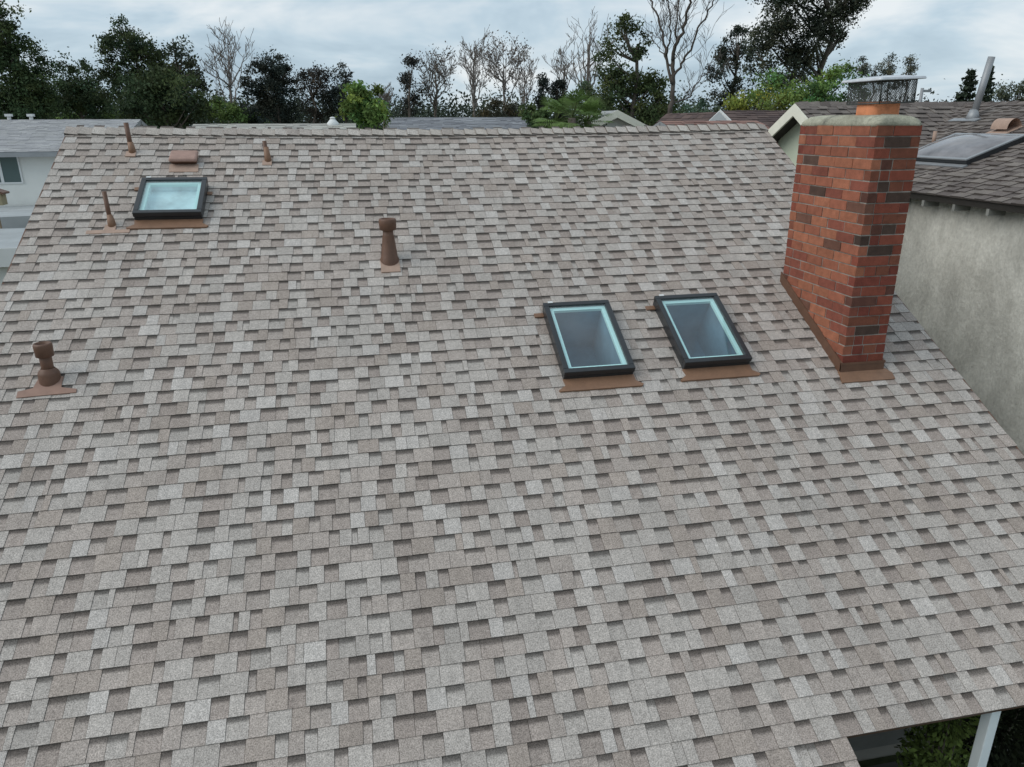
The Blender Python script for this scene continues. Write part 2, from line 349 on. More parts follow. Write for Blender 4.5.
# ------------------------------------------------------------------ chimney
CX0, CX1, CY0, CY1 = 4.555, 5.012, 6.15, 7.375
ZT = CZ-.035; COURSE = .0972; TH = .095
zb = MAIN(0, 0).z
def roofz(y): return ridge.z - (ridge.y-y)*math.tan(PITCH_R)
mb = MB(); brng = random.Random(11)
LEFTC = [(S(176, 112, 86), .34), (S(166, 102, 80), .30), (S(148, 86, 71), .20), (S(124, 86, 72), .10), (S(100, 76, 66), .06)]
FRONTC = [(S(142, 78, 62), .34), (S(132, 70, 58), .26), (S(138, 84, 66), .18), (S(104, 68, 58), .12), (S(86, 68, 60), .10)]  # darker than LEFTC: face shade painted in, along with more dark bricks
def pick(p):
    g = brng.random(); q = 0
    for c, w in p:
        q += w
        if g <= q: break
    k = brng.uniform(.85, 1.12)*1.0; return tuple(v*k for v in c)
for r in range(28):
    z1 = ZT - r*COURSE; z0 = z1 - COURSE + .010
    if z1 < roofz(CY0)-.15: break
    odd = r % 2
    def run(a, b, first):
        segs = []; x = a; w = first
        while x < b-.02:
            e_ = min(x+w, b)
            if b-e_ < .07: e_ = b
            segs.append((x, e_)); x = e_; w = brng.uniform(.268, .282)
        return segs
    j = lambda: brng.uniform(-.004, .004)
    # left and right faces (along Y); odd rows own the corner
    a, b = (CY0, CY1) if odd else (CY0+TH, CY1-TH)
    for side in (0, 1):
        for (p, q) in run(a, b, .275 if odd else .275):
            if max(roofz(p), roofz(q)) > z1+.15: continue
            dx = j()
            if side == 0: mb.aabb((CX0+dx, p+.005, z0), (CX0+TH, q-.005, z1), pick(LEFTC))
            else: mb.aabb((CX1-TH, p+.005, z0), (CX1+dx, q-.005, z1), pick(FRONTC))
    a, b = (CX0+TH, CX1-TH) if odd else (CX0, CX1)
    if odd: segs = [(a, b)] if brng.random() < .5 else [(a, a+.12), (a+.12, b)]
    else:
        s_ = brng.choice([.28, .17, .34]); segs = [(a, a+s_), (a+s_, b)] if brng.random() < .6 else [(a, a+.1), (a+.1, a+.2), (a+.2, b)]
    for (p, q) in segs:
        dy = j()
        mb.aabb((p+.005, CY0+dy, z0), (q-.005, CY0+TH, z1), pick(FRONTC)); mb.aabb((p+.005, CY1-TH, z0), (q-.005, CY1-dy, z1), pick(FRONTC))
    if odd:   # the ends of the long-side bricks show on the front
        pass
chim = mb.build('chimney', M_BRICK, house, bevel=.003)
tag(chim, 'tall red brick chimney with scattered dark bricks near the right edge of the roof')
mb = MB(); mb.aabb((CX0+.007, CY0+.007, roofz(CY0)-.3), (CX1-.007, CY1-.007, ZT-.003)); mb.build('mortar', M_MORTAR, chim)
# rounded mortar crown
mb = MB(); rings = []; crng = random.Random(3)
def rrect(x0, x1, y0, y1, r, n=6):
    P = []
    for cx, cy, a0 in ((x1-r, y1-r, 0), (x0+r, y1-r, 90), (x0+r, y0+r, 180), (x1-r, y0+r, 270)):
        for k in range(n+1):
            a = R(a0+90*k/n); P.append((cx+r*cos(a), cy+r*sin(a)))
    return P
for z, o_, r in ((-.015, -.012, .03), (.004, .006, .04), (.03, .002, .06), (.055, -.012, .08), (.075, -.04, .09), (.088, -.10, .08), (.095, -.16, .03)):
    rings.append([(px+crng.uniform(-.004, .004), py+crng.uniform(-.004, .004), ZT+z+crng.uniform(-.004, .004)) for px, py in rrect(CX0-o_, CX1+o_, CY0-o_, CY1+o_, r)])
mb.grid(rings, cap=True); tag(mb.build('crown', M_CROWN, chim), 'grey-green rounded mortar crown stained with moss')
# clay flue
FX0, FX1, FY0, FY1 = 4.655, 4.935, 6.36, 6.66
mb = MB(); z0, z1 = ZT+.08, ZT+.205
mb.grid([[(x, y, z0) for x, y in rrect(FX0, FX1, FY0, FY1, .05)], [(x, y, z1) for x, y in rrect(FX0, FX1, FY0, FY1, .05)],
         [(x, y, z1) for x, y in rrect(FX0+.025, FX1-.025, FY0+.025, FY1-.025, .03)], [(x, y, z0+.02) for x, y in rrect(FX0+.025, FX1-.025, FY0+.025, FY1-.025, .03)]])
tag(mb.build('flue', M_CLAY, chim), 'orange clay flue tile')
# spark arrestor: mesh cage and lid, tilted slightly
GX0, GX1, GY0, GY1, GZ0, GZ1 = 4.64, 4.995, 6.29, 6.76, ZT+.192, ZT+.385
tiltm = Matrix.Translation((4.8, 6.5, GZ0)) @ Matrix.Rotation(R(-2.0), 4, 'Y') @ Matrix.Translation((-4.8, -6.5, -GZ0))
def seg_in(p, d, L, H):
    """clip a diagonal through p=(u,v) direction d to [0,L]x[0,H]"""
    t0, t1 = -9, 9
    for a, dd, hi in ((p[0], d[0], L), (p[1], d[1], H)):
        q = sorted(((0-a)/dd, (hi-a)/dd)); t0 = max(t0, q[0]); t1 = min(t1, q[1])
    return None if t1 <= t0+.002 else ((p[0]+d[0]*t0, p[1]+d[1]*t0), (p[0]+d[0]*t1, p[1]+d[1]*t1))
mb = MB(); H = GZ1-GZ0
for (O, U, Ln) in (((GX0, GY0), (1, 0), GX1-GX0), ((GX0, GY1), (1, 0), GX1-GX0), ((GX0, GY0), (0, 1), GY1-GY0), ((GX1, GY0), (0, 1), GY1-GY0)):
    for sgn in (1, -1):
        k = -H*1.5
        while k < Ln+H*1.5:
            q = seg_in((k, H/2), (.62, .78*sgn), Ln, H)
            if q:
                P = [tiltm @ Vector((O[0]+U[0]*u_, O[1]+U[1]*u_, GZ0+v_)) for u_, v_ in q]
                mb.tube(P, .0022, n=3, cap=False)
            k += .019
    for v_ in (0, H):
        mb.tube([tiltm @ Vector((O[0]+U[0]*u_, O[1]+U[1]*u_, GZ0+v_)) for u_ in (0, Ln)], .006, n=4)
for x in (GX0, GX1):
    for y in (GY0, GY1): mb.tube([tiltm @ Vector((x, y, GZ0)), tiltm @ Vector((x, y, GZ1))], .006, n=4)
tag(mb.build('spark_screen', M_WIRE, chim), 'dark wire mesh cage around the flue')
mb = MB(); rings = []
for z, o_ in ((0, .03), (-.012, .055), (-.006, .058), (.010, .052), (.028, -.08), (.034, -.2)):
    rings.append([tiltm @ Vector((x, y, GZ1+z+.012)) for x, y in rrect(GX0-o_, GX1+o_, GY0-o_, GY1+o_, max(.004, .02 if o_ > 0 else .006), 2)])
mb.grid(rings, cap=True, sm=False); tag(mb.build('chimney_cap', M_GALV, chim), 'thin galvanised metal lid')
# chimney flashing
mb = MB(); T0 = (CY0/ca_); 
def tt(y): return (y - MAIN.P0.y)/ca_     # t of a roof point at distance y (h=0)
ya, yb = CY0-.012, CY1+.02
for xs in ((CX0-.012, CX0+.004), (CX1-.004, CX1+.012)):
    z = lambda y, h: roofz(y)+h
    mb.box([(xs[0], ya, z(ya, -.02)), (xs[1], ya, z(ya, -.02)), (xs[1], yb, z(yb, -.02)), (xs[0], yb, z(yb, -.02)), (xs[0], ya, z(ya, .125)), (xs[1], ya, z(ya, .125)), (xs[1], yb, z(yb, .115)), (xs[0], yb, z(yb, .115))])
mb.aabb((CX0-.012, CY0-.014, roofz(CY0)-.02), (CX1+.012, CY0+.003, roofz(CY0)+.115))
mb.aabb((CX0-.016, CY0-.019, roofz(CY0)+.095), (CX1+.016, CY0-.0145, roofz(CY0)+.120))
tag(mb.build('flashing', M_BROWND, chim), 'brown metal flashing stepping up the chimney side')
mb = MB(); t1 = tt(CY0)
mb.box([MAIN(CX0-.05, t1-.13, .008), MAIN(CX1+.075, t1-.13, .008), MAIN(CX1+.085, t1-.05, .008), MAIN(CX0-.02, t1, .008), MAIN(CX0-.05, t1-.13, .024), MAIN(CX1+.075, t1-.13, .024), MAIN(CX1+.085, t1-.05, .026), MAIN(CX0-.02, t1+.0, .03)])
mb.box([MAIN(CX0-.02, t1-.02, .006), MAIN(CX1+.085, t1-.055, .006), MAIN(CX1+.03, t1+.02, .006), MAIN(CX0-.02, t1+.02, .006), MAIN(CX0-.02, t1-.0, .031), MAIN(CX1+.085, t1-.05, .027), MAIN(CX1+.03, t1+.02, .031), MAIN(CX0-.02, t1+.02, .031)])
mb.build('flashing', M_BROWN, chim)

# ------------------------------------------------------------------ skylights
def skylight(pl, x0, x1, t0, t1, parent, label, bright=False, h=.125, pals=(M_FRAME,), apron=True):
    mb = MB()
    # curb walls
    c = .05
    for (a, b, cc, d) in ((x0+.006, x1-.006, t0+.006, t0+c), (x0+.006, x1-.006, t1-c, t1-.006), (x0+.006, x0+c, t0+c, t1-c), (x1-c, x1-.006, t0+c, t1-c)):
        pl.slab(mb, a, b, cc, d, -.05, h*.5)
    fr = mb.build('skylight', M_FRAME, parent, bevel=.003); tag(fr, label)
    mb = MB(); f = .054
    for (a, b, cc, d) in ((x0, x1, t0, t0+f), (x0, x1, t1-f, t1), (x0, x0+f, t0+f, t1-f), (x1-f, x1, t0+f, t1-f)):
        pl.slab(mb, a, b, cc, d, h*.56, h)
    mb.build('frame', M_FRAME, fr, bevel=.006)
    mb = MB(); g = f-.004; w = .045; hh = h-.035        # pale spacer seen through the rim of the pane
    for (a, b, cc, d) in ((x0+g, x1-g, t0+g, t0+g+w), (x0+g, x1-g, t1-g-w, t1-g), (x0+g, x0+g+w, t0+g+w, t1-g-w), (x1-g-w, x1-g, t0+g+w, t1-g-w)):
        pl.slab(mb, a, b, cc, d, hh-.03, hh)
    mb.build('spacer', M_TEAL, fr)
    mb = MB(); mb.face([pl(x0+g-.002, t0+g-.002, h-.012), pl(x1-g+.002, t0+g-.002, h-.012), pl(x1-g+.002, t1-g+.002, h-.012), pl(x0+g-.002, t1-g+.002, h-.012)]); mb.build('pane', M_GLASS, fr)
    # the light shaft below
    mb = MB(); i = g+w-.002; dp = -.45 if not bright else .0
    A = [(x0+i, t0+i), (x1-i, t0+i), (x1-i, t1-i), (x0+i, t1-i)]
    top = [pl(a, b, hh-.031) for a, b in A]; bot = [pl(a, b, dp) for a, b in A]
    for k in range(4): mb.face([top[k], top[(k+1) % 4], bot[(k+1) % 4], bot[k]])
    mb.build('shaft', M_SHAFT if not bright else M_DIFF, fr)
    mb = MB(); mb.face(bot); mb.build('shaft_floor', M_DIFF if bright else M_SHAFTD, fr)
    if apron:
        mb = MB(); e_ = .065
        P = [(x0+.0, t0+.01), (x0+.01, t0-.07), (x0-e_, t0-.125), (x0-e_+.01, t0-.142), (x1+e_-.02, t0-.142), (x1+e_, t0-.12), (x1-.0, t0-.07), (x1-.0, t0+.01)]
        topf = [pl(a, b, .029) for a, b in P]; mb.face(topf[::1]); 
        for k in range(len(P)):
            a, b = P[k], P[(k+1) % len(P)]; mb.face([pl(*a, 0), pl(*b, 0), pl(*b, .029), pl(*a, .029)])
        # little tabs of flashing showing at the sides near the head
        mb.build('flashing', M_BROWN, fr)
        for q in ((x0-.09, x0+.004, t1-.10, t1-.045, .012, .026), (x1-.004, x1+.05, t1-.20, t1-.15, .012, .026)):
            mb = MB(); pl.slab(mb, *q); mb.build('flashing', M_BROWN, fr)
    # two small clips on the head rail
    mb = MB(); pl.slab(mb, x0+.05, x0+.10, t1-.016, t1+.006, h+.001, h+.008); mb.build('clip', M_WHITE, fr)
    return fr
skylight(MAIN, 1.755, 2.448, 4.455, 5.435, house, 'dark framed rectangular skylight left of the matching pair in mid roof')
skylight(MAIN, 2.955, 3.652, 4.475, 5.455, house, 'dark framed rectangular skylight of the pair, the one nearer the chimney')
skylight(MAIN, -2.362, -1.668, 7.175, 7.865, house, 'square dark framed skylight with bright pane over a pale panel near the upper left of the roof', bright=True)

# ------------------------------------------------------------------ vents on the roof
def plate(pl, pts, h, name, m, parent):
    mb = MB(); mb.face([pl(a, b, h) for a, b in pts])
    for k in range(len(pts)):
        a, b = pts[k], pts[(k+1) % len(pts)]; mb.face([pl(*a, 0), pl(*b, 0), pl(*b, h), pl(*a, h)])
    return mb.build(name, m, parent)
def big_vent(x, t, H, tall_cone, label, tee=False, cs=1.0):
    p = MAIN(x, t, 0)
    mb = MB(); up_ = Vector((0, 0, 1))
    mb.tube([p, p+up_*(H-.03)], .056 if not tee else .048, n=20)
    v = mb.build('vent_pipe', M_BROWND, house); tag(v, label)
    mb = MB(); c0 = p+up_*(H-.125); rings = []
    for z, r in ((.0, .056), (.012, .088), (.11, .092), (.125, .084), (.125, .070), (.04, .066), (.03, .05)):
        r *= cs; rings.append([(c0.x+r*cos(2*pi*k/22), c0.y+r*sin(2*pi*k/22), c0.z+z) for k in range(22)])
    mb.grid(rings); mb.build('collar', M_BROWND, v)
    mb = MB(); mb.tube([c0+up_*.085, c0+up_*.1], [.052*cs, .04*cs], n=16); mb.build('cap', M_PINK, v)
    mb = MB(); b = MAIN(x, t, .0); rings = []
    for z, r in (((-.06, .105), (.03, .10), (.055, .088), (tall_cone, .06)) if not tee else ((-.06, .085), (.07, .085), (.09, .078), (.12, .053))):
        rings.append([(b.x+r*cos(2*pi*k/22), b.y+r*sin(2*pi*k/22), b.z+z) for k in range(22)])
    mb.grid(rings); mb.build('cone_flashing', M_BROWND, v)
    if tee: pts = [(x-.09, t+.03), (x-.11, t-.09), (x-.22, t-.12), (x-.215, t-.19), (x+.24, t-.17), (x+.235, t-.13), (x+.11, t-.10), (x+.10, t+.03)]
    else: pts = [(x-.10, t+.02), (x-.10, t-.205), (x+.10, t-.20), (x+.10, t+.02)]
    plate(MAIN, pts, .022, 'base_plate', M_PINK if not tee else mat('worn_brown', srgb(146, 116, 102), rough=.7, var=.12, vscale=10), v)
big_vent(.285, 6.36, .45, .28, 'brown vent pipe with an open round collar standing alone in the upper middle of the roof')
big_vent(-2.70, 4.88, .34, .12, 'brown vent pipe with open round collar on a wide flashing plate at the left edge', tee=True, cs=.80)
def small_pipe(x, t, H, rad, label, wide=False, cone=.0):
    p = MAIN(x, t, 0); mb = MB(); mb.tube([p, p+Vector((-.012, 0, H))], rad, n=12)
    v = mb.build('vent_pipe', M_BROWND, house); tag(v, label)
    mb = MB(); mb.tube([p+Vector((.012, -.015, -.03)), p+Vector((.008, -.01, .05)), p+Vector((0, 0, .12+cone))], [.042, .038, rad+.004], n=14); mb.build('cone_flashing', M_BROWN, v)
    pts = [(x-.055, t), (x-.055, t-.11), (x+.055, t-.11), (x+.055, t)]
    plate(MAIN, pts, .022, 'base_plate', M_PINK, v)
    if wide: plate(MAIN, [(x-.22, t-.095), (x-.22, t-.155), (x+.20, t-.145), (x+.20, t-.09)], .021, 'base_strip', M_PINK, v)
small_pipe(-2.605, 8.60, .34, .028, 'thin brown pipe just below the left end of the ridge')
small_pipe(-2.585, 7.12, .36, .023, 'thin brown pipe standing left of the square skylight', wide=True)
small_pipe(-1.048, 8.40, .24, .025, 'short thin brown pipe right of the low box vent', cone=.05)
# low box vent
mb = MB(); bx, bt = -1.985, 8.46
mb.box([MAIN(bx-.145, bt-.15, .02), MAIN(bx+.145, bt-.15, .02), MAIN(bx+.145, bt+.03, .02), MAIN(bx-.145, bt+.03, .02),
        MAIN(bx-.145, bt-.15, .07), MAIN(bx+.145, bt-.15, .07), MAIN(bx+.145, bt+.03, .07), MAIN(bx-.145, bt+.03, .07)])
v = mb.build('box_vent', M_BROWND, house, bevel=.01); tag(v, 'low square box vent with faded pinkish lid above the square skylight')
mb = MB(); mb.box([MAIN(bx-.16, bt-.20, .072), MAIN(bx+.16, bt-.20, .072), MAIN(bx+.16, bt+.05, .06), MAIN(bx-.16, bt+.05, .06), MAIN(bx-.15, bt-.185, .115), MAIN(bx+.15, bt-.185, .115), MAIN(bx+.15, bt+.04, .10), MAIN(bx-.15, bt+.04, .10)])
mb.build('lid', mat('faded_lid', srgb(160, 130, 118), rough=.75, var=.12, vscale=14, grain=.1), v, bevel=.02)
plate(MAIN, [(bx-.16, bt-.15), (bx-.15, bt-.31), (bx+.17, bt-.31), (bx+.16, bt-.15)], .02, 'base_plate', M_PINK, v)

# ------------------------------------------------------------------ ground
mb = MB(); mb.face([(-1500, -800, 0), (1500, -800, 0), (1500, 2200, 0), (-1500, 2200, 0)]); tag(mb.build('ground', M_SOIL), kind='structure')
mb = MB(); mb.aabb((-3.3, 2.2, .004), (7.4, wy0-.1, .03)); tag(mb.build('patio', M_CONC), kind='structure')

# ------------------------------------------------------------------ right neighbour
DK = [(S(116, 108, 103), .35), (S(108, 100, 96), .35), (S(124, 116, 110), .2), (S(98, 90, 86), .1)]
nrg = random.Random(21)
EX, EZ = 7.70, CZ-.955; RP = R(20); RXN = 11.1; RZ = EZ+(RXN-EX)*math.tan(RP)
nb = thing('neighbour_house', (8.0, 9, 0), 'grey stucco house with dark brown shingled roof beside the chimney at the right edge', 'house')
NR = Plane((EX, 0, EZ), (0, -1, 0), (cos(RP), 0, sin(RP)))     # x runs towards the viewer (-Y)
TN = (RXN-EX)/cos(RP)
GY, GH = 12.65, CZ+.295; GP = R(28.5)
mb = MB(); NR.slab(mb, -16.5, -3.0, .02, TN, -.1, -.001)
NB2 = Plane((2*RXN-EX, 0, EZ), (0, 1, 0), (-cos(RP), 0, sin(RP))); NB2.slab(mb, 3.0, 16.5, 0, TN, -.1, -.001)
grun = (GH-EZ)/math.tan(GP); TG = grun/cos(GP)
G1 = Plane((0, GY-grun, EZ), (1, 0, 0), (0, cos(GP), sin(GP))); G2 = Plane((0, GY+grun, EZ), (-1, 0, 0), (0, -cos(GP), sin(GP)))
G1.slab(mb, EX-.02, RXN+1.2, 0, TG, -.1, -.001); G2.slab(mb, -RXN-1.2, -EX+.02, 0, TG, -.1, -.001)
nroof = mb.build('roof', mat('dark_eave_board', (.05, .045, .04), rough=.9), nb)
mb = MB()
shingles(mb, NR, -16.5, -3.0, 0, TN, .15, DK, nrg, wid=(.10, .24), base=.016, rise=.010, band=.6)
shingles(mb, NB2, 3.0, 16.5, 0, TN, .15, DK, nrg, wid=(.14, .34), detail=False)
shingles(mb, G1, EX-.03, RXN+1, 0, TG, .15, DK, nrg, wid=(.10, .24), base=.016, rise=.010, band=.6)
shingles(mb, G2, -RXN-1, -EX+.03, 0, TG, .15, DK, nrg, wid=(.14, .34), detail=False)
for k in range(24):      # lumpy ridge caps of the cross gable and the main ridge
    x = EX-.03+k*.2; mb.box([(x, GY-.12, GH-.05), (x+.23, GY-.12, GH-.05), (x+.23, GY+.12, GH-.05), (x, GY+.12, GH-.05), (x, GY-.02, GH+.025), (x+.23, GY-.02, GH+.045), (x+.23, GY+.02, GH+.045), (x, GY+.02, GH+.025)], nrg.choice(DK)[0])
for k in range(66):
    y = 3.0+k*.2; mb.box([(RXN-.12, y, RZ-.03), (RXN+.12, y, RZ-.03), (RXN+.12, y+.23, RZ-.03), (RXN-.12, y+.23, RZ-.03), (RXN-.02, y, RZ+.035), (RXN+.02, y, RZ+.035), (RXN+.02, y+.23, RZ+.02), (RXN-.02, y+.23, RZ+.02)], nrg.choice(DK)[0])
tag(mb.build('shingles', M_SHD, nroof), 'dark brown ragged shingles')
WX = 8.0
mb = MB(); mb.aabb((WX, 3.2, 0), (2*RXN-WX, GY+grun-.3, EZ+.02)); tag(mb.build('wall', M_STUCCO, nb), 'mottled grey stucco side wall')
mb = MB()      # gable wall
gy0, gy1 = GY-grun+.35, GY+grun-.35
mb.face([(WX-.02, gy1, 0), (WX-.02, gy0, 0), (WX-.02, gy0, EZ+.1), (WX-.02, GY, GH-.12), (WX-.02, gy1, EZ+.1)]); tag(mb.build('wall', M_STUCL, nb), 'pale green stucco gable wall under white barge boards')
for sg in (-1, 1):
    mb = MB()      # barge boards
    pl = G1 if sg < 0 else G2
    X = (EX-.055, EX-.022)
    P = []
    for (y, z) in ((GY+sg*(grun+.02), EZ-.04), (GY, GH+.004)):
        P.append((y, z))
    (ya_, za_), (yb_, zb_) = P; w = .20
    mb.box([(X[0], ya_, za_-w), (X[1], ya_, za_-w), (X[1], yb_, zb_-w), (X[0], yb_, zb_-w), (X[0], ya_, za_), (X[1], ya_, za_), (X[1], yb_, zb_), (X[0], yb_, zb_)])
    mb.build('barge_board', M_CREAM, nroof)
M_RAFT = mat('rafter_paint', (.24, .24, .22), rough=.85, var=.15)
for k in range(12):
    y = 4.1+k*.57; mb = MB()
    mb.box([(EX+.05, y, EZ-.17), (WX+.01, y, EZ-.17), (WX+.01, y+.045, EZ-.17), (EX+.05, y+.045, EZ-.17), (EX+.05, y, EZ-.09), (WX+.01, y, EZ-.0), (WX+.01, y+.045, EZ-.0), (EX+.05, y+.045, EZ-.09)])
    mb.build('rafter_tail', M_RAFT, nroof)
# dome skylight on it
def dome_skylight(pl, x0, x1, t0, t1, parent, label):
    mb = MB(); h = .11; f = .07
    for (a, b, cc, d) in ((x0, x1, t0, t0+f), (x0, x1, t1-f, t1), (x0, x0+f, t0+f, t1-f), (x1-f, x1, t0+f, t1-f)): pl.slab(mb, a, b, cc, d, -.02, h-.025)
    s_ = mb.build('skylight', M_FRAME, parent, bevel=.004); tag(s_, label)
    mb = MB()
    for (a, b, cc, d) in ((x0-.01, x1+.01, t0-.01, t0+.05), (x0-.01, x1+.01, t1-.05, t1+.01), (x0-.01, x0+.05, t0+.05, t1-.05), (x1-.05, x1+.01, t0+.05, t1-.05)): pl.slab(mb, a, b, cc, d, h-.022, h)
    mb.build('frame', M_GREYMET, s_, bevel=.004)
    mb = MB(); n = 14; rows = []
    for i in range(n+1):
        rows.append([pl(x0+.03+(x1-x0-.06)*i/n, t0+.03+(t1-t0-.06)*j/n, h-.012+.10*(sin(pi*i/n)*sin(pi*j/n))**.55) for j in range(n+1)])
    mb.grid(rows, closed=False); mb.build('dome', M_DOME, s_)
    mb = MB(); mb.face([pl(x0+.05, t0+.05, .06), pl(x1-.05, t0+.05, .06), pl(x1-.05, t1-.05, .06), pl(x0+.05, t1-.05, .06)]); mb.build('shaft_floor', M_PALE, s_)
    mb = MB(); pl.slab(mb, x0-.03, x1+.03, t0-.10, t0-.012, .01, .035); mb.build('flashing', M_GREYMET, s_)
dome_skylight(NR, -10.90, -9.55, .98, 1.96, nb, 'domed smoky skylight with grey metal frame')
q = NR(-11.6, 3.42-.55, 0); mb = MB(); mb.tube([q, q+Vector((.10, -.05, .98))], .055, n=14)
v = mb.build('vent_pipe', M_GREYMET, nb); tag(v, 'tall grey metal vent pipe leaning slightly to the right')
mb = MB(); mb.tube([q+Vector((0, 0, -.05)), q+Vector((0, 0, .16))], [.13, .06], n=14); NR.slab(mb, -11.95, -11.35, 2.70, 2.82, .02, .04); mb.build('cone_flashing', M_GREYMET, v)
# hooded vent
q = NR(-10.35, 2.35, 0); mb = MB(); rings = []
for y in (-.16, .16):
    rings.append([q+Vector((0, 0, 0))+Vector((cos(a)*.13, y, .03+sin(a)*.16)) for a in [pi*k/12 for k in range(13)]])
mb.grid(rings, closed=False); mb.face(rings[1])
v = mb.build('hood_vent', M_PINK, nb); tag(v, 'faded pink half round hood vent above the domed skylight')
mb = MB(); NR.slab(mb, -10.55, -10.15, 2.12, 2.5, .012, .03); mb.build('base_plate', M_PINK, v)
q = NR(-11.1, 1.70, 0); mb = MB(); mb.tube([q, q+Vector((0, 0, .22))], .03, n=10); v = mb.build('vent_pipe', M_PINK, nb); tag(v, 'short faded pink pipe at the upper left of the domed skylight')

# ------------------------------------------------------------------ left neighbour (two storeys)
LG = [(S(160, 160, 161), .4), (S(155, 155, 157), .35), (S(165, 165, 165), .25)]
lh = thing('neighbour_house', (-12, 25, 0), 'pale blue-white house with plain grey roof at the left edge of the photo', 'house')
lz, ly = CZ-.66, 22.0; rz, ry = CZ+.14, 25.0
LP = atan2(rz-lz, ry-ly)
LR = Plane((0, ly, lz), (1, 0, 0), (0, cos(LP), sin(LP))); LT = (ry-ly)/cos(LP); lx0, lx1 = -20, -6.15
LB = Plane((0, 2*ry-ly, lz), (-1, 0, 0), (0, -cos(LP), sin(LP)))
mb = MB(); LR.slab(mb, lx0, lx1, 0, LT, -.12, -.001); LB.slab(mb, -lx1, -lx0, 0, LT, -.12, -.001); lr = mb.build('roof', M_GREYMET, lh)
mb = MB(); shingles(mb, LR, lx0, lx1, 0, LT, .14, LG, nrg, wid=(.2, .5), base=.006, rise=.003, detail=False); shingles(mb, LB, -lx1, -lx0, 0, LT, .14, LG, nrg, wid=(.3, .9), detail=False); tag(mb.build('shingles', M_SHD, lr), 'light grey shingles')
mb = MB(); mb.aabb((lx0+.4, ly+.3, 0), (lx1-.3, 2*ry-ly-.3, lz)); tag(mb.build('wall', M_STUCB, lh), 'pale blue-white stucco wall')
mb = MB(); mb.aabb((lx0, ly-.03, lz-.12), (lx1, ly-.002, lz-.005)); mb.build('fascia', M_GREYMET, lr)
for px in (9.5, 31.5):
    p = at(px, 119.5, ry); mb = MB(); mb.tube([p-Vector((0, 0, .05)), p+Vector((0, 0, .08))], .05, n=10); mb.aabb((p.x-.08, p.y-.08, p.z+.08), (p.x+.08, p.y+.08, p.z+.15)); tag(mb.build('roof_vent', M_WHITE, lr), None)
wx1, wz1, wz0 = -8.60, CZ-.74, CZ-1.46
mb = MB(); yf = ly+.3-.03
for a, b in (((wx1-1.5, yf, wz0), (wx1, yf+.02, wz0+.04)), ((wx1-1.5, yf, wz1-.04), (wx1, yf+.02, wz1)), ((wx1-.04, yf, wz0+.04), (wx1, yf+.02, wz1-.04)), ((wx1-1.5, yf, wz0+.04), (wx1-1.46, yf+.02, wz1-.04)), ((wx1-.52, yf, wz0+.04), (wx1-.45, yf+.02, wz1-.04))): mb.aabb(a, b)
wn = mb.build('window', M_WHITE, lh)
mb = MB(); mb.aabb((wx1-1.46, yf+.012, wz0+.04), (wx1-.04, yf+.022, wz1-.04)); mb.build('pane', M_GLASSD, wn)
# dark soffit line at the foot of the upper wall and the patio cover in front
mb = MB()
a0 = at(0, 213, 20.3); a1 = at(60, 203, 21.9); b0 = at(0, 226, 18.3)
zz = at(0, 214, 20).z
mb.box([(-16, 18.2, at(10, 227, 18.2).z-.05), (-6.2, 18.2, at(10, 227, 18.2).z-.05), (-6.2, 22.2, at(10, 209, 22.2).z-.05), (-16, 22.2, at(10, 209, 22.2).z-.05),
        (-16, 18.2, at(10, 227, 18.2).z), (-6.2, 18.2, at(10, 227, 18.2).z+.25), (-6.2, 22.2, at(10, 209, 22.2).z+.1), (-16, 22.2, at(10, 209, 22.2).z)])
pc = mb.build('patio_cover', M_GREYR); tag(pc, 'sloping pale grey patio cover roof at the left edge below the pale wall', 'patio cover')
for x in (-15.5, -12, -8.8):
    mb = MB(); mb.aabb((x, 18.4, 0), (x+.1, 18.5, at(10, 227, 18.2).z-.04)); mb.build('post', M_WHITE, pc)
z = at(10, 246, 15.2).z; sh = thing('shed', (-8, 16, 0), 'white flat roofed outbuilding with grey roof at the left edge beside the roof edge', 'outbuilding')
mb = MB(); mb.box([(-12, 15.0, z-.06), (-5.0, 15.0, z-.06), (-5.0, 17.4, z-.02), (-12, 17.4, z-.02), (-12, 15.0, z), (-5.0, 15.0, z), (-5.0, 17.4, z+.06), (-12, 17.4, z+.06)]); mb.build('roof', M_GREYR, sh)
mb = MB(); mb.aabb((-12.02, 14.95, z-.34), (-4.98, 14.998, z-.004)); mb.build('fascia', M_WHITE, sh)
mb = MB(); mb.aabb((-11.8, 15.15, 0), (-5.2, 17.3, z-.065)); mb.build('wall', M_STUCB, sh)
# little gabled bird-box like wooden roof at the very edge
p = at(-4, 194, 17.5); bh = thing('bird_house', (p.x, p.y, 0), 'small tan wooden bird house with dark pitched roof on a pole at the left edge', 'bird house')
mb = MB(); mb.aabb((p.x-.2, p.y-.12, p.z-.22), (p.x+.13, p.y+.12, p.z+.02)); mb.build('box', mat('yellow_wood', srgb(150, 140, 112), rough=.8, var=.1), bh)
mb = MB(); mb.box([(p.x-.25, p.y-.16, p.z+.16), (p.x+.19, p.y-.16, p.z-.0), (p.x+.19, p.y+.16, p.z-.0), (p.x-.25, p.y+.16, p.z+.16), (p.x-.25, p.y-.16, p.z+.2), (p.x+.2, p.y-.16, p.z+.035), (p.x+.2, p.y+.16, p.z+.035), (p.x-.25, p.y+.16, p.z+.2)]); mb.build('roof', M_BROWND, bh)
mb = MB(); mb.tube([(p.x-.05, p.y, 0), (p.x-.05, p.y, p.z-.2)], .022, n=8); mb.build('pole', M_WOOD, bh)

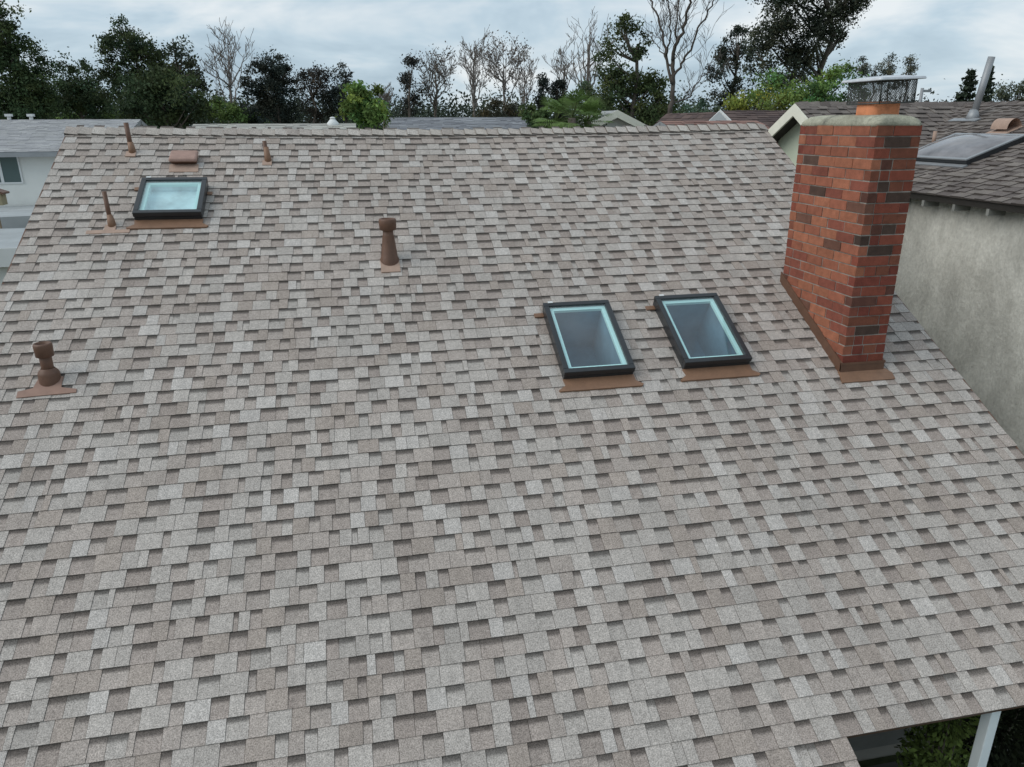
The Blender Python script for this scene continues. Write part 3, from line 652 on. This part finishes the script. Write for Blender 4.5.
# ------------------------------------------------------------------ houses behind the ridge
def back_house(x0, x1, Y, ztop, run, pitch, pal, wallm, label, gable_to_view=False, barge=None):
    h = thing('house', ((x0+x1)/2, Y, 0), label, 'house'); rr = random.Random(int(Y*7+x0))
    if not gable_to_view:
        ez = ztop-run*math.tan(pitch); T = run/cos(pitch)
        A = Plane((0, Y-run, ez), (1, 0, 0), (0, cos(pitch), sin(pitch))); B = Plane((0, Y+run, ez), (-1, 0, 0), (0, -cos(pitch), sin(pitch)))
        mb = MB(); A.slab(mb, x0, x1, 0, T, -.12, -.001); B.slab(mb, -x1, -x0, 0, T, -.12, -.001); r = mb.build('roof', M_GREYMET, h)
        mb = MB(); shingles(mb, A, x0, x1, 0, T, .15, pal, rr, wid=(.25, .6), detail=False); shingles(mb, B, -x1, -x0, 0, T, .15, pal, rr, wid=(.25, .6), detail=False); mb.build('shingles', M_SHD, r)
        mb = MB(); xa, xb, ya, yb = x0+.4, x1-.4, Y-run+.4, Y+run-.4; z = ez+.4*math.tan(pitch)-.14
        for yy, s_ in ((ya, 1), (yb, -1)): mb.face([(xa, yy, 0), (xb, yy, 0), (xb, yy, z), (xa, yy, z)])
        for xx in (xa, xb): mb.face([(xx, ya, 0), (xx, yb, 0), (xx, yb, z), (xx, Y, ztop-.14), (xx, ya, z)])
        mb.build('wall', wallm, h)
        if barge:
            mb = MB()
            for xx in ((x0-.035, x0-.003), (x1+.003, x1+.035)):
                for sg in (-1, 1):
                    mb = MB(); mb.box([(xx[0], Y+sg*run, ez-.2), (xx[1], Y+sg*run, ez-.2), (xx[1], Y, ztop-.2), (xx[0], Y, ztop-.2), (xx[0], Y+sg*run, ez+.02), (xx[1], Y+sg*run, ez+.02), (xx[1], Y, ztop+.02), (xx[0], Y, ztop+.02)]); mb.build('barge_board', barge, r)
    else:       # ridge runs away from the viewer, x0..x1 is the width, run = length
        xc = (x0+x1)/2; hw = (x1-x0)/2; ez = ztop-hw*math.tan(pitch); T = hw/cos(pitch)
        A = Plane((x0, 0, ez), (0, -1, 0), (cos(pitch), 0, sin(pitch))); B = Plane((x1, 0, ez), (0, 1, 0), (-cos(pitch), 0, sin(pitch)))
        mb = MB(); A.slab(mb, -Y-run, -Y, 0, T, -.12, -.001); B.slab(mb, Y, Y+run, 0, T, -.12, -.001); r = mb.build('roof', M_GREYMET, h)
        mb = MB(); shingles(mb, A, -Y-run, -Y, 0, T, .15, pal, rr, wid=(.25, .6), detail=False); shingles(mb, B, Y, Y+run, 0, T, .15, pal, rr, wid=(.25, .6), detail=False); mb.build('shingles', M_SHD, r)
        mb = MB(); z = ez+.4*math.tan(pitch)-.14; mb.face([(x0+.4, Y+.4, 0), (x1-.4, Y+.4, 0), (x1-.4, Y+.4, z), (xc, Y+.4, ztop-.14), (x0+.4, Y+.4, z)])
        for xx in (x0+.4, x1-.4): mb.face([(xx, Y+.4, 0), (xx, Y+run-.4, 0), (xx, Y+run-.4, z), (xx, Y+.4, z)])
        mb.build('wall', wallm, h)
        for sg in (-1, 1):
            X = xc+sg*hw; mb = MB()
            mb.box([(X, Y-.035, ez-.24), (xc, Y-.035, ztop-.24), (xc, Y-.003, ztop-.24), (X, Y-.003, ez-.24), (X, Y-.035, ez+.0), (xc, Y-.035, ztop+.02), (xc, Y-.003, ztop+.02), (X, Y-.003, ez+.0)]); mb.build('barge_board', barge or M_CREAM, r)
    return h
GR = [(S(140, 142, 146), .5), (S(126, 128, 133), .5)]; PALE = [(S(178, 176, 168), .6), (S(168, 166, 160), .4)]
RED = [(S(150, 118, 108), .5), (S(138, 108, 100), .5)]; DBR = [(S(96, 82, 78), .5), (S(84, 72, 70), .5)]
p0, p1 = at(193, 124.2, 24), at(356, 124.2, 24)
hA = back_house(p0.x, p1.x, 24, p0.z, 4, R(14), PALE, M_CREAM, 'house just behind the ridge with very pale roof showing as a thin strip')
p = at(333, 124, 23.9); mb = MB(); mb.tube([p-Vector((0, 0, .1)), p+Vector((0, 0, .03)), p+Vector((0, 0, .16)), p+Vector((0, 0, .15))], [.19, .17, .05, .05], n=14); mb.tube([p+Vector((0, 0, .15)), p+Vector((0, 0, .18)), p+Vector((0, 0, .2))], [.08, .08, .03], n=14)
o = mb.build('roof_vent', M_WHITE, hA); tag(o, 'white conical roof vent')
p0, p1 = at(386, 117.5, 31), at(523, 117.5, 31)
back_house(p0.x, p1.x, 31, (p0.z+p1.z)/2, 4, R(20), GR, M_CREAM, 'house behind the ridge with blue-grey roof, between the round green bush and the palms')
p0, p1 = at(592, 117, 27), at(648, 117, 27); pk = at(617.5, 110.5, 27); hw = (p1.x-p0.x)/2*1.15
back_house(pk.x-hw, pk.x+hw, 27, pk.z, 2.6, R(24), [(S(176, 178, 176), .5), (S(166, 168, 168), .5)], M_STUCB, 'pale house with small white gable facing the viewer beside the palms', gable_to_view=True, barge=M_CREAM)
p0, p1 = at(660, 121.5, 15.2), at(757, 120.5, 15.2)
back_house(p0.x, p1.x, 15.2, (p0.z+p1.z)/2, 1.6, R(14), RED, M_CREAM, 'house right behind the ridge with faded reddish roof strip')
p0, p1 = at(721, 110.7, 21), at(790, 110.7, 21)
back_house(p0.x, p1.x+1.5, 21, p0.z, 3.0, R(22), DBR, M_CREAM, 'house behind with dark brown roof and a white gable, left of the chimney', barge=M_WHITE)
# white small gable at its left end
pk = at(718.5, 112.2, 17.7)
back_house(pk.x-.40, pk.x+.40, 17.7, pk.z, 3.2, R(40), DBR, M_WOOD, 'tiny dark gable with white boards in front of the dark brown roof', gable_to_view=True, barge=M_WHITE)

# utility pole
p = at(922.5, 88, 60); up_ = thing('utility_pole', (p.x, p.y, 0), 'slim grey pole with one short arm above the dark roof right of the chimney', 'utility pole')
mb = MB(); mb.tube([(p.x, p.y, 0), (p.x, p.y, p.z)], .13, n=8); mb.build('pole', M_GREYMET, up_)
mb = MB(); q = at(931, 91, 60); mb.aabb((p.x, p.y-.08, q.z-.1), (q.x, p.y+.08, q.z+.1)); mb.build('arm', M_GREYMET, up_)

# ------------------------------------------------------------------ trees
def leaves_mesh(name, P, size, cols, parent, seed, aspect=1.5, flat=0, loc=None):
    """P: n x 3 leaf positions; one quad each, random tilt"""
    g = np.random.default_rng(seed); n = len(P)
    a = g.normal(size=(n, 3)); a[:, 2] *= (1-flat); a /= np.linalg.norm(a, axis=1)[:, None]
    b = g.normal(size=(n, 3)); b[:, 2] *= (1-flat); b -= a*(a*b).sum(1)[:, None]; b /= np.linalg.norm(b, axis=1)[:, None]
    s_ = (size*g.uniform(.6, 1.35, n))[:, None]
    v = np.stack([P-a*s_*aspect*.5, P-b*s_*.38+a*s_*.1, P+a*s_*aspect*.5, P+b*s_*.38+a*s_*.1], 1).reshape(-1, 3)
    me = bpy.data.meshes.new(name); me.vertices.add(4*n)
    off = np.array(loc if loc is not None else (0, 0, 0)); me.vertices.foreach_set('co', (v-off).astype(np.float32).ravel())
    me.loops.add(4*n); me.polygons.add(n); me.polygons.foreach_set('loop_start', np.arange(0, 4*n, 4, dtype=np.int32)); me.polygons.foreach_set('loop_total', np.full(n, 4, dtype=np.int32))
    me.loops.foreach_set('vertex_index', np.arange(4*n, dtype=np.int32)); me.update()
    ca = me.color_attributes.new('tint', 'FLOAT_COLOR', 'CORNER'); c = np.ones((4*n, 4), dtype=np.float32); c[:, :3] = np.repeat(cols, 4, 0); ca.data.foreach_set('color', c.ravel())
    me.materials.append(M_LEAF); o = bpy.data.objects.new(name, me); COL.objects.link(o); o.location = off
    if parent: link(o, parent)
    return o
def leafy(name, D, blobs, base, label, dens=1.0, leaf=.078, trunk=None, tr=.16, seed=1, hue=.12, gap=.5, group=None, cat='tree', droop=0, bark=None, per=105, crad=.34, fill=1.5):
    """blobs in photo places: (px, py, rx, ry) at distance D"""
    g = np.random.default_rng(seed); rr = random.Random(seed)
    C = [(at(px, py, D+rr.uniform(-.6, .6)), rx*D/F/cos(YAW)*1.02, ry*D/F*1.03) for px, py, rx, ry in blobs]
    tx = trunk if trunk is not None else sum(b[0]*b[2] for b in blobs)/sum(b[2] for b in blobs)
    foot = at(tx, 95, D); foot = Vector((foot.x, foot.y, 0))
    t = thing(name, foot, label, cat, group)
    P = []; K = []
    for c, rx, rz_ in C:
        ry_ = rx*.95; vol = rx*ry_*rz_*4.19; nc = max(6, int(dens*vol/(crad**3*4.19)*fill))
        nc = min(nc, 900)
        u = g.normal(size=(nc, 3)); u /= np.linalg.norm(u, axis=1)[:, None]; rad = g.uniform(0, 1, nc)**.42
        cc = np.array(c)+u*rad[:, None]*np.array([rx, ry_, rz_])*(g.uniform(.86, 1.10, (nc, 1)))
        cc = cc[cc[:, 2] > .3]; nc = len(cc)
        lum = g.uniform(.45, 1.45, nc)[:, None]
        warm = g.uniform(-hue, hue, nc)[:, None]
        for k in range(nc):
            m_ = int(per*g.uniform(.5, 1.4)); r_ = crad*g.uniform(.6, 1.25)
            q = g.normal(size=(m_, 3))*r_*.5; q[:, 2] *= (.75+droop)
            P.append(cc[k]+q)
            col = np.array(base)*1.6*lum[k]*np.array([1+warm[k][0]*1.6, 1+warm[k][0]*.3, 1-warm[k][0]])
            K.append(np.clip(col*g.uniform(.75, 1.25, (m_, 1)), .004, 1))
    P = np.concatenate(P); K = np.concatenate(K)
    mb = MB()
    top = max(c.z+rz_*.5 for c, rx, rz_ in C); mid = Vector((foot.x, foot.y, 0))
    n = 8; pts = [mid+Vector((rr.uniform(-.03, .03)*i, rr.uniform(-.03, .03)*i, top*i/n*.92)) for i in range(n+1)]; pts[0] = mid
    mb.tube(pts, [tr*(1.25 if i == 0 else 1)*(1-.75*i/n) for i in range(n+1)], n=7)
    for c, rx, rz_ in C:
        for k in range(3):
            e_ = Vector(c)+Vector((rr.uniform(-.6, .6)*rx, rr.uniform(-.6, .6)*rx, rr.uniform(-.2, .7)*rz_))
            zz_ = max(.5, min(e_.z-.4-abs(e_.x-mid.x)*.6, top*.85)); i = min(n-1, int(zz_/(top*.92)*n)); s0 = pts[i].lerp(pts[i+1], zz_/(top*.92)*n-i if i < n-1 else .5)
            m1 = s0.lerp(e_, .5)+Vector((0, 0, -.08*(e_-s0).length)); mb.tube([s0, m1, e_], [tr*.26, tr*.16, tr*.05], n=5)
    mb.build('trunk', bark or M_BARK, t)
    leaves_mesh('crown', P, leaf, K, t, seed+500, loc=foot)
    return t
def bare_tree(D, limbs, label, seed, bark, base=(669, 125), tl=1.0, rmin=.006, buds=None, every=2, lvmax=3):
    """main limbs laid out as polylines, twigs grown from them"""
    rr = random.Random(seed); foot = at(base[0], base[1], D); foot = Vector((foot.x, foot.y, 0)); t = thing('bare_tree', foot, label, 'tree', 'bare winter trees')
    mb = MB(); tw = MB(); tips = []
    for n_, (pts, ra, rb) in enumerate(limbs):
        dep = rr.uniform(-2.2, 2.2)*tl if n_ else 0; m_ = len(pts)
        W = [at(x, y, D+dep*(i/(m_-1))) for i, (x, y) in enumerate(pts)]
        if n_ == 0: W = [foot]+W
        m_ = len(W); fine = []
        for i in range(m_-1):
            for k in range(4): fine.append(W[i].lerp(W[i+1], k/4)+Vector((rr.gauss(0, .03), rr.gauss(0, .03), 0))*(1 if i+k else 0))
        fine.append(W[-1]); q = len(fine)
        rad = [max(rmin, (ra+(rb-ra)*i/(q-1))*.78) for i in range(q)]; mb.tube(fine, rad, n=7)
        if n_ == 0: continue
        def twig(s_, d, ln_, r, lv):
            P = [s_]; dd = d.copy()
            for i in range(4):
                dd = (dd+Vector((rr.gauss(0, .14), rr.gauss(0, .14), rr.gauss(.08, .1)))).normalized(); P.append(P[-1]+dd*ln_/4)
            tw.tube(P, [max(r*(1-.2*i), rmin) for i in range(5)], n=3, cap=False)
            if lv < lvmax:
                for k in range(3):
                    i = rr.randint(1, 4); a = rr.uniform(0, 6.28); o_ = Vector((cos(a), sin(a), rr.uniform(-.2, .6)))
                    twig(P[i], (dd+o_*.7).normalized(), ln_*rr.uniform(.45, .75), r*.6, lv+1)
            else: tips.append(P[-1])
        for i in range(3, q, every):
            a = rr.uniform(0, 6.28); dd = (fine[i]-fine[i-1]).normalized()
            twig(fine[i], (dd*.7+Vector((cos(a), sin(a)*.7, .2))).normalized(), tl*rr.uniform(.5, 1.3), max(rad[i]*.35, rmin*1.6), 1)
    mb.build('trunk', bark, t); tw.build('branches', bark, t)
    if buds:
        g = np.random.default_rng(seed); T = np.array([tuple(q) for q in tips]); m_ = buds[1]
        P = np.repeat(T, m_, 0)+g.normal(size=(len(T)*m_, 3))*buds[3]; leaves_mesh('crown', P, buds[2], np.array(buds[0])*g.uniform(.6, 1.4, (len(P), 1)), t, seed+9, loc=foot)
    return t
def bare(D, px, top, wid, label, seed=1, trunkpx=None, bark=None, tr=.13, buds=None, spread=None, n=7, fork=.45):
    rr = random.Random(seed); b = trunkpx or px; y0 = 124; h = y0-top
    limbs = [([(b, y0), (b+(px-b)*.3, y0-h*.3), (b+(px-b)*.6, y0-h*.55), (px, y0-h*.80)], tr, tr*.3)]
    for k in range(n):
        u = (k+.5)/n*2-1+rr.uniform(-.15, .15); f = rr.uniform(.12, fork+.15); yb = y0-h*f; ex = px+u*wid/2; ey = top+abs(u)*h*.22+rr.uniform(0, .08)*h
        if k == n//2: ey = top+1
        sx = b+(px-b)*f
        limbs.append(([(sx, yb), (sx+(ex-sx)*.42, yb+(ey-yb)*.28), (sx+(ex-sx)*.78, yb+(ey-yb)*.62), (ex, ey)], tr*.45, tr*.10))
    return bare_tree(D, limbs, label, seed, bark or M_BARKP, base=(b, 125), tl=min(1.0, wid/34+.15)*.9, rmin=.00026*D, buds=buds, every=2)
DG = (.036, .052, .024); MG = (.055, .08, .032); DD = (.030, .038, .024); OL = (.10, .115, .035); GN = (.08, .12, .035)
leafy('evergreen_tree', 34, [(8, 40, 13, 28), (22, 75, 22, 30), (40, 85, 14, 30), (-12, 60, 22, 60), (18, 105, 34, 18), (4, 22, 8, 12)], (.040, .058, .024), 'tall dark evergreen cut off by the left edge of the photo', seed=3, trunk=18)
leafy('round_tree', 38, [(80, 88, 24, 25), (70, 104, 18, 16), (95, 105, 16, 14)], (.042, .062, .03), 'rounded dark green tree between the left edge evergreen and the tallest left tree', seed=5)
leafy('evergreen_tree', 36, [(140, 45, 17, 22), (118, 60, 14, 22), (152, 75, 22, 28), (122, 92, 16, 22), (108, 50, 8, 12), (120, 30, 5, 9)], DG, 'tallest dark green tree of the left group behind the ridge', seed=7, trunk=138)
leafy('evergreen_tree', 33, [(182, 55, 11, 18), (178, 82, 20, 18), (196, 76, 8, 16)], DD, 'loose dark tree with reddish tinge right of the tallest left tree', seed=8, trunk=180)
leafy('dense_bush', 29, [(165, 98, 36, 28), (150, 108, 24, 18), (190, 110, 16, 16)], (.034, .05, .022), 'large dense dark bush in front of the tallest left tree', seed=9, cat='bush')
leafy('hedge', 40, [(112, 116, 14, 9), (60, 118, 22, 8), (215, 112, 18, 12), (232, 116, 16, 10), (250, 118, 14, 8)], GN, 'low bright green shrubs along the ridge left of centre', seed=10, cat='bush')
bare(42, 228, 38, 44, 'grey bare tree with fan shaped crown between the left evergreens and the dark clump', seed=12, trunkpx=231, spread=.55)
DK2 = (.026, .032, .026)
leafy('evergreen_tree', 40, [(272, 76, 15, 22), (262, 64, 8, 10), (288, 66, 9, 14), (278, 100, 20, 28), (258, 100, 14, 24), (250, 82, 6, 12)], DK2, 'blackish green tree, tallest of the dark clump left of centre', seed=14, trunk=276)
leafy('evergreen_tree', 42, [(311, 95, 12, 26), (320, 80, 7, 11), (306, 78, 6, 8)], (.034, .03, .024), 'dark brownish narrow tree in the middle of the dark clump', seed=15, trunk=312)
leafy('evergreen_tree', 42, [(341, 84, 11, 18), (346, 100, 14, 24), (332, 104, 10, 20)], DK2, 'dark tree of the clump directly behind the round bright green bush', seed=16, trunk=341)
leafy('round_bush', 27, [(364, 107, 24, 17), (358, 98, 14, 11), (376, 116, 12, 12)], (.105, .155, .04), 'round bright green bush standing just behind the ridge', seed=17, cat='bush', hue=.2, crad=.28, leaf=.1)
bare(45, 384, 88, 12, 'very small bare tree right of the round green bush', seed=19, spread=.5, tr=.08)
leafy('evergreen_tree', 42, [(409, 88, 7, 20), (404, 80, 6, 8), (419, 95, 8, 12), (410, 112, 10, 14), (412, 66, 4, 8)], (.032, .034, .03), 'thin dark ragged tree left of the bare trees at centre', seed=20, fill=.9, trunk=410)
BB = M_BARKP
bare(44, 436, 62, 30, 'bushy bare tree beside the thin dark ragged tree', seed=22, buds=((.14, .12, .10), 2, .09, .15), spread=.6, bark=M_BARK)
bare(42, 474, 43, 24, 'upright pale bare tree left of the centre gap', seed=23, spread=.35)
bare(44, 504, 50, 32, 'bare tree with reddish tufts at its tips near centre', seed=25, buds=((.13, .10, .08), 3, .09, .18), spread=.5)
bare(50, 524, 58, 18, 'faint thin bare tree left of the two dark cypresses', seed=26, spread=.4, tr=.1)
bare(50, 564, 50, 18, 'slim bare tree directly behind the two dark cypresses', seed=27, spread=.3, tr=.12)
bare(44, 588, 24, 34, 'tall pale bare tree left of the big dark leafy tree', seed=28, spread=.38, tr=.17)
leafy('cypress_tree', 44, [(542, 98, 6, 20), (542, 86, 4, 10), (543, 112, 7, 14)], DK2, 'left dark cypress of the two near centre', seed=30, crad=.25, trunk=542)
leafy('cypress_tree', 44, [(559, 98, 8, 15), (558, 88, 6, 9), (560, 112, 8, 12)], DK2, 'right and broader dark cypress of the two near centre', seed=31, crad=.25, trunk=559)
leafy('dense_bush', 40, [(500, 110, 14, 10), (486, 116, 9, 7), (514, 112, 10, 8)], (.06, .055, .035), 'brownish dark bush below the bare trees at centre', seed=32, cat='bush')
leafy('leafy_tree', 30, [(622, 34, 16, 17), (640, 48, 10, 18), (608, 52, 8, 14), (612, 76, 18, 18), (634, 82, 22, 22), (655, 100, 18, 26), (610, 102, 24, 18), (645, 116, 34, 12)], (.046, .062, .024), 'big dark leafy tree right of centre with olive lower crown', seed=34, trunk=632, tr=.22)
leafy('leafy_tree', 36, [(586, 92, 7, 14), (592, 106, 10, 12)], (.07, .09, .045), 'small pale green tree at the left foot of the big leafy tree', seed=35, trunk=588)
bare_tree(26, [([(669, 125), (670, 110), (672, 96), (673, 78), (673, 58)], .125, .085),
    ([(672, 84), (667, 62), (664, 44), (659, 22), (652, 2), (646, -12), (640, -30)], .07, .02), ([(673, 60), (676, 46), (684, 28), (689, 8), (692, -14), (697, -38)], .09, .03),
    ([(673, 78), (681, 64), (689, 50), (698, 28), (708, 10), (718, -6), (724, -24)], .06, .018), ([(673, 103), (680, 101), (689, 97), (695, 86), (702, 77), (708, 72), (712, 60)], .045, .012),
    ([(673, 70), (664, 56), (657, 46), (650, 40)], .035, .01), ([(675, 50), (676, 30), (678, 8), (679, -20)], .05, .02), ([(666, 56), (670, 38), (671, 15), (668, -12)], .045, .015)],
    'very tall dark bare tree with spreading limbs right of the big leafy tree', 41, M_BARKD)
leafy('pine_tree', 34, [(726, 44, 12, 9), (740, 30, 8, 7), (716, 72, 9, 7), (732, 66, 10, 8), (745, 50, 7, 8), (722, 96, 11, 9), (738, 100, 12, 12), (722, 58, 7, 5), (735, 84, 8, 6)], (.034, .042, .030), 'dark pine with tiered clumps left of the huge eucalyptus', seed=43, trunk=733, fill=1.7)
leafy('eucalyptus_tree', 31, [(785, 10, 22, 26), (770, 40, 22, 20), (758, 62, 16, 16), (800, 52, 22, 22), (826, 22, 18, 24), (812, 42, 16, 20), (845, 4, 20, 16), (858, -8, 18, 18), (790, -18, 36, 20), (838, 38, 6, 9), (792, 74, 20, 12)], (.040, .046, .030), 'huge dark eucalyptus rising out of the top of the photo', seed=45, trunk=820, tr=.28, bark=M_BARK, droop=.3)
leafy('dense_bush', 27, [(775, 85, 20, 18), (800, 88, 18, 16), (825, 84, 20, 18), (845, 80, 14, 14), (812, 102, 30, 14), (850, 96, 14, 14)], (.095, .155, .045), 'wide bright green bush mass below the eucalyptus', seed=47, cat='bush', hue=.2)
leafy('dense_bush', 25, [(750, 98, 16, 11), (764, 104, 16, 10), (738, 108, 10, 8), (786, 104, 8, 12)], (.15, .175, .04), 'yellow-green bush at the lower left of the green bush mass', seed=48, cat='bush', hue=.2)
leafy('dense_bush', 45, [(690, 112, 14, 6), (705, 115, 14, 8), (668, 116, 10, 6), (701, 104, 4, 6)], (.07, .10, .06), 'distant low bush under the arching limb of the very tall bare tree', seed=49, cat='bush')
leafy('leafy_tree', 46, [(868, 72, 13, 13), (862, 66, 6, 10), (880, 80, 10, 14)], (.07, .075, .055), 'sparse grey tree directly behind the chimney cap, leftmost of three', seed=51, fill=.6, group='sparse grey trees', trunk=870)
leafy('leafy_tree', 46, [(888, 64, 6, 11), (890, 78, 8, 12)], (.075, .08, .06), 'narrow sparse grey tree directly behind the chimney cap, middle of three', seed=52, fill=.55, group='sparse grey trees', trunk=888)
leafy('leafy_tree', 46, [(909, 74, 8, 12), (900, 82, 7, 10), (911, 62, 4, 7)], (.075, .08, .06), 'sparse grey tree behind the right end of the chimney cap', seed=53, fill=.55, group='sparse grey trees', trunk=905)
def tiered(px, top, wid, base, D, label, seed):
    g = np.random.default_rng(seed); p = at(px, top, D); foot = Vector((p.x, p.y, 0)); t = thing('tiered_conifer', foot, label, 'tree', 'tiered conifers')
    H = p.z; zb = H-(base-top)*D/F*1.3; mb = MB(); mb.tube([foot, p], [.16, .02], n=6); mb.build('trunk', M_BARK, t); P = []; z = zb; W = wid*D/F/2
    while z < H-.1:
        f = (H-z)/(H-zb); r = W*f**.8+.08; n = int(8+10*f)
        for k in range(n):
            a = 2*pi*k/n+g.uniform(-.2, .2); rr_ = r*g.uniform(.8, 1.1); q = np.linspace(.15, 1, 12)
            P.append(np.stack([foot.x+q*rr_*cos(a), foot.y+q*rr_*sin(a), z+q*rr_*.25+g.normal(0, .05, 12)], 1))
        z += .42*(.6+.4*f)
    P = np.concatenate(P); P = P+g.normal(size=P.shape)*.05; K = np.array((.035, .05, .032))*g.uniform(.6, 1.4, (len(P), 1))
    leaves_mesh('crown', P, .17, K, t, seed, loc=foot)
tiered(972, 68, 22, 102, 40, 'dark tiered conifer with pointed top, left of the leaning grey vent pipe', 61)
tiered(991, 67, 18, 102, 42, 'pointed tiered conifer partly hidden behind the leaning grey vent pipe', 62)
tiered(961, 92, 9, 102, 40, 'smallest tiered conifer, tip just above the dark roof', 63)
leafy('leafy_tree', 34, [(1004, 92, 8, 8), (1016, 90, 10, 7), (1030, 92, 12, 9), (1010, 100, 16, 8)], (.06, .07, .045), 'loose dark leafy tree at the right edge above the dark roof', seed=65, fill=1.0, trunk=1016)
# far backdrop woodland
far = MB()
g = np.random.default_rng(77); P = []; K = []
for k in range(600):
    px = g.uniform(-150, 1180); D = g.uniform(60, 95); tp = at(px, g.uniform(112, 126), D); 
    m_ = 130; q = np.array(tp)+g.normal(size=(m_, 3))*np.array([1.3, 1.3, .9]); P.append(q); K.append(np.array((.05, .065, .045))*g.uniform(.6, 1.3)*g.uniform(.8, 1.2, (m_, 1)))
    q2 = np.array(tp)+np.array([0, 0, -2.5])+g.normal(size=(m_, 3))*np.array([1.6, 1.6, 1.3]); P.append(q2); K.append(K[-1])
o = leaves_mesh('distant_woodland', np.concatenate(P), .22, np.concatenate(K), None, 78); tag(o, 'distant band of trees closing off the view behind the houses', 'woodland', kind='stuff')

# fan palms
def palm(px, py, D, R_, seed, label):
    rr = random.Random(seed); c = at(px, py, D); foot = Vector((c.x, c.y, 0)); t = thing('palm_tree', foot, label, 'palm', 'palms behind the ridge')
    mb = MB(); mb.tube([foot, c], [.17, .13], n=8); mb.build('trunk', M_BARK, t); mb = MB()
    for k in range(26):
        az = rr.uniform(0, 2*pi); el = rr.uniform(-.35, 1.25); d = Vector((cos(az)*cos(el), sin(az)*cos(el), sin(el))); r_ = R_*rr.uniform(.75, 1.1)
        kk = rr.uniform(.6, 1.4); col = (.13*kk, .20*kk, .06*kk); h = c+d*r_*.5
        mb.tube([c, h], .012, n=3, col=(.10, .13, .05), cap=False)
        s_ = d.cross(Vector((0, 0, 1))).normalized(); u_ = s_.cross(d)
        for j in range(15):
            a = -1.15+2.3*j/14; dd = (d*cos(a)+s_*sin(a)).normalized(); e1 = h+dd*r_*.36; e2 = h+dd*r_*.60+Vector((0, 0, -.10*r_)); w = s_*cos(a)*.022*R_-d*sin(a)*.022*R_
            mb.face([h, e1+w, e2, e1-w], [(q_, tuple(v*q_ for v in col))[1] for q_ in (rr.uniform(.7, 1.3),)][0])
    mb.build('crown', M_LEAF, t)
palm(556, 122, 26, .95, 1, 'left fan palm poking above the ridge by the cypresses')
palm(572, 118, 25, 1.0, 2, 'middle and tallest fan palm above the ridge')
palm(588, 121, 26, .9, 3, 'right fan palm above the ridge beside the pale gabled house')
leafy('dense_bush', 28, [(534, 114, 12, 10), (545, 118, 10, 8), (598, 120, 6, 6)], (.055, .08, .03), 'dark green bush touching the left fan palm', seed=71, cat='bush', crad=.25, leaf=.09)

# ------------------------------------------------------------------ plants below the eave, lower right corner
def plant(name, spots, base, label, leaf, seed, n=420, stems=None):
    g = np.random.default_rng(seed); P = []; K = []
    for (x, y, z, r, rz_) in spots:
        q = g.normal(size=(n, 3)); q /= np.linalg.norm(q, axis=1)[:, None]; q *= (g.uniform(0, 1, (n, 1))**.4); P.append(np.array((x, y, z))+q*np.array((r, r, rz_))); K.append(np.array(base)*g.uniform(.4, 1.6, (n, 1)))
    foot = (spots[0][0], spots[0][1], .03); t = thing(name, foot, label, 'plant'); mb = MB(); rr = random.Random(seed)
    for (x, y, z, r, rz_) in spots:
        for k in range(4):
            q = (x+rr.uniform(-.5, .5)*r, y+rr.uniform(-.5, .5)*r, z+rr.uniform(0, .6)*rz_); mb.tube([foot, ((foot[0]+q[0])/2+rr.uniform(-.1, .1), (foot[1]+q[1])/2, q[2]*.55), q], [.018, .012, .005], n=5)
    mb.build('stem', M_BARK, t); leaves_mesh('crown', np.concatenate(P), leaf, np.concatenate(K), t, seed, loc=foot)
plant('climbing_vine', [(4.15, 3.75, 1.95, .20, .28), (4.1, 3.75, 1.5, .25, .35), (4.35, 3.9, 1.2, .3, .4), (4.15, 3.7, .8, .35, .4)], (.10, .14, .035), 'leafy vine with yellow-green leaves climbing behind the left side of the post', .034, 81, n=900)
plant('shrub', [(4.95, 4.0, 1.45, .42, .5), (4.75, 4.0, .9, .5, .5), (5.5, 4.1, 1.3, .5, .6), (5.3, 3.9, .7, .6, .5)], (.020, .026, .012), 'very dark shrub right of the post in the lower right corner', .04, 82, n=1800)
plant('potted_plant', [(4.62, 3.62, 1.15, .12, .14), (4.75, 3.6, 1.0, .14, .16), (4.6, 3.6, .7, .2, .3)], (.13, .22, .06), 'small bright green plant just right of the foot of the post', .045, 83, n=90)
plant('shrub', [(3.35, 3.75, 1.0, .22, .28), (3.3, 3.8, .6, .3, .35)], (.04, .07, .018), 'faint green shrub in the shade under the roof corner step', .035, 84, n=260)
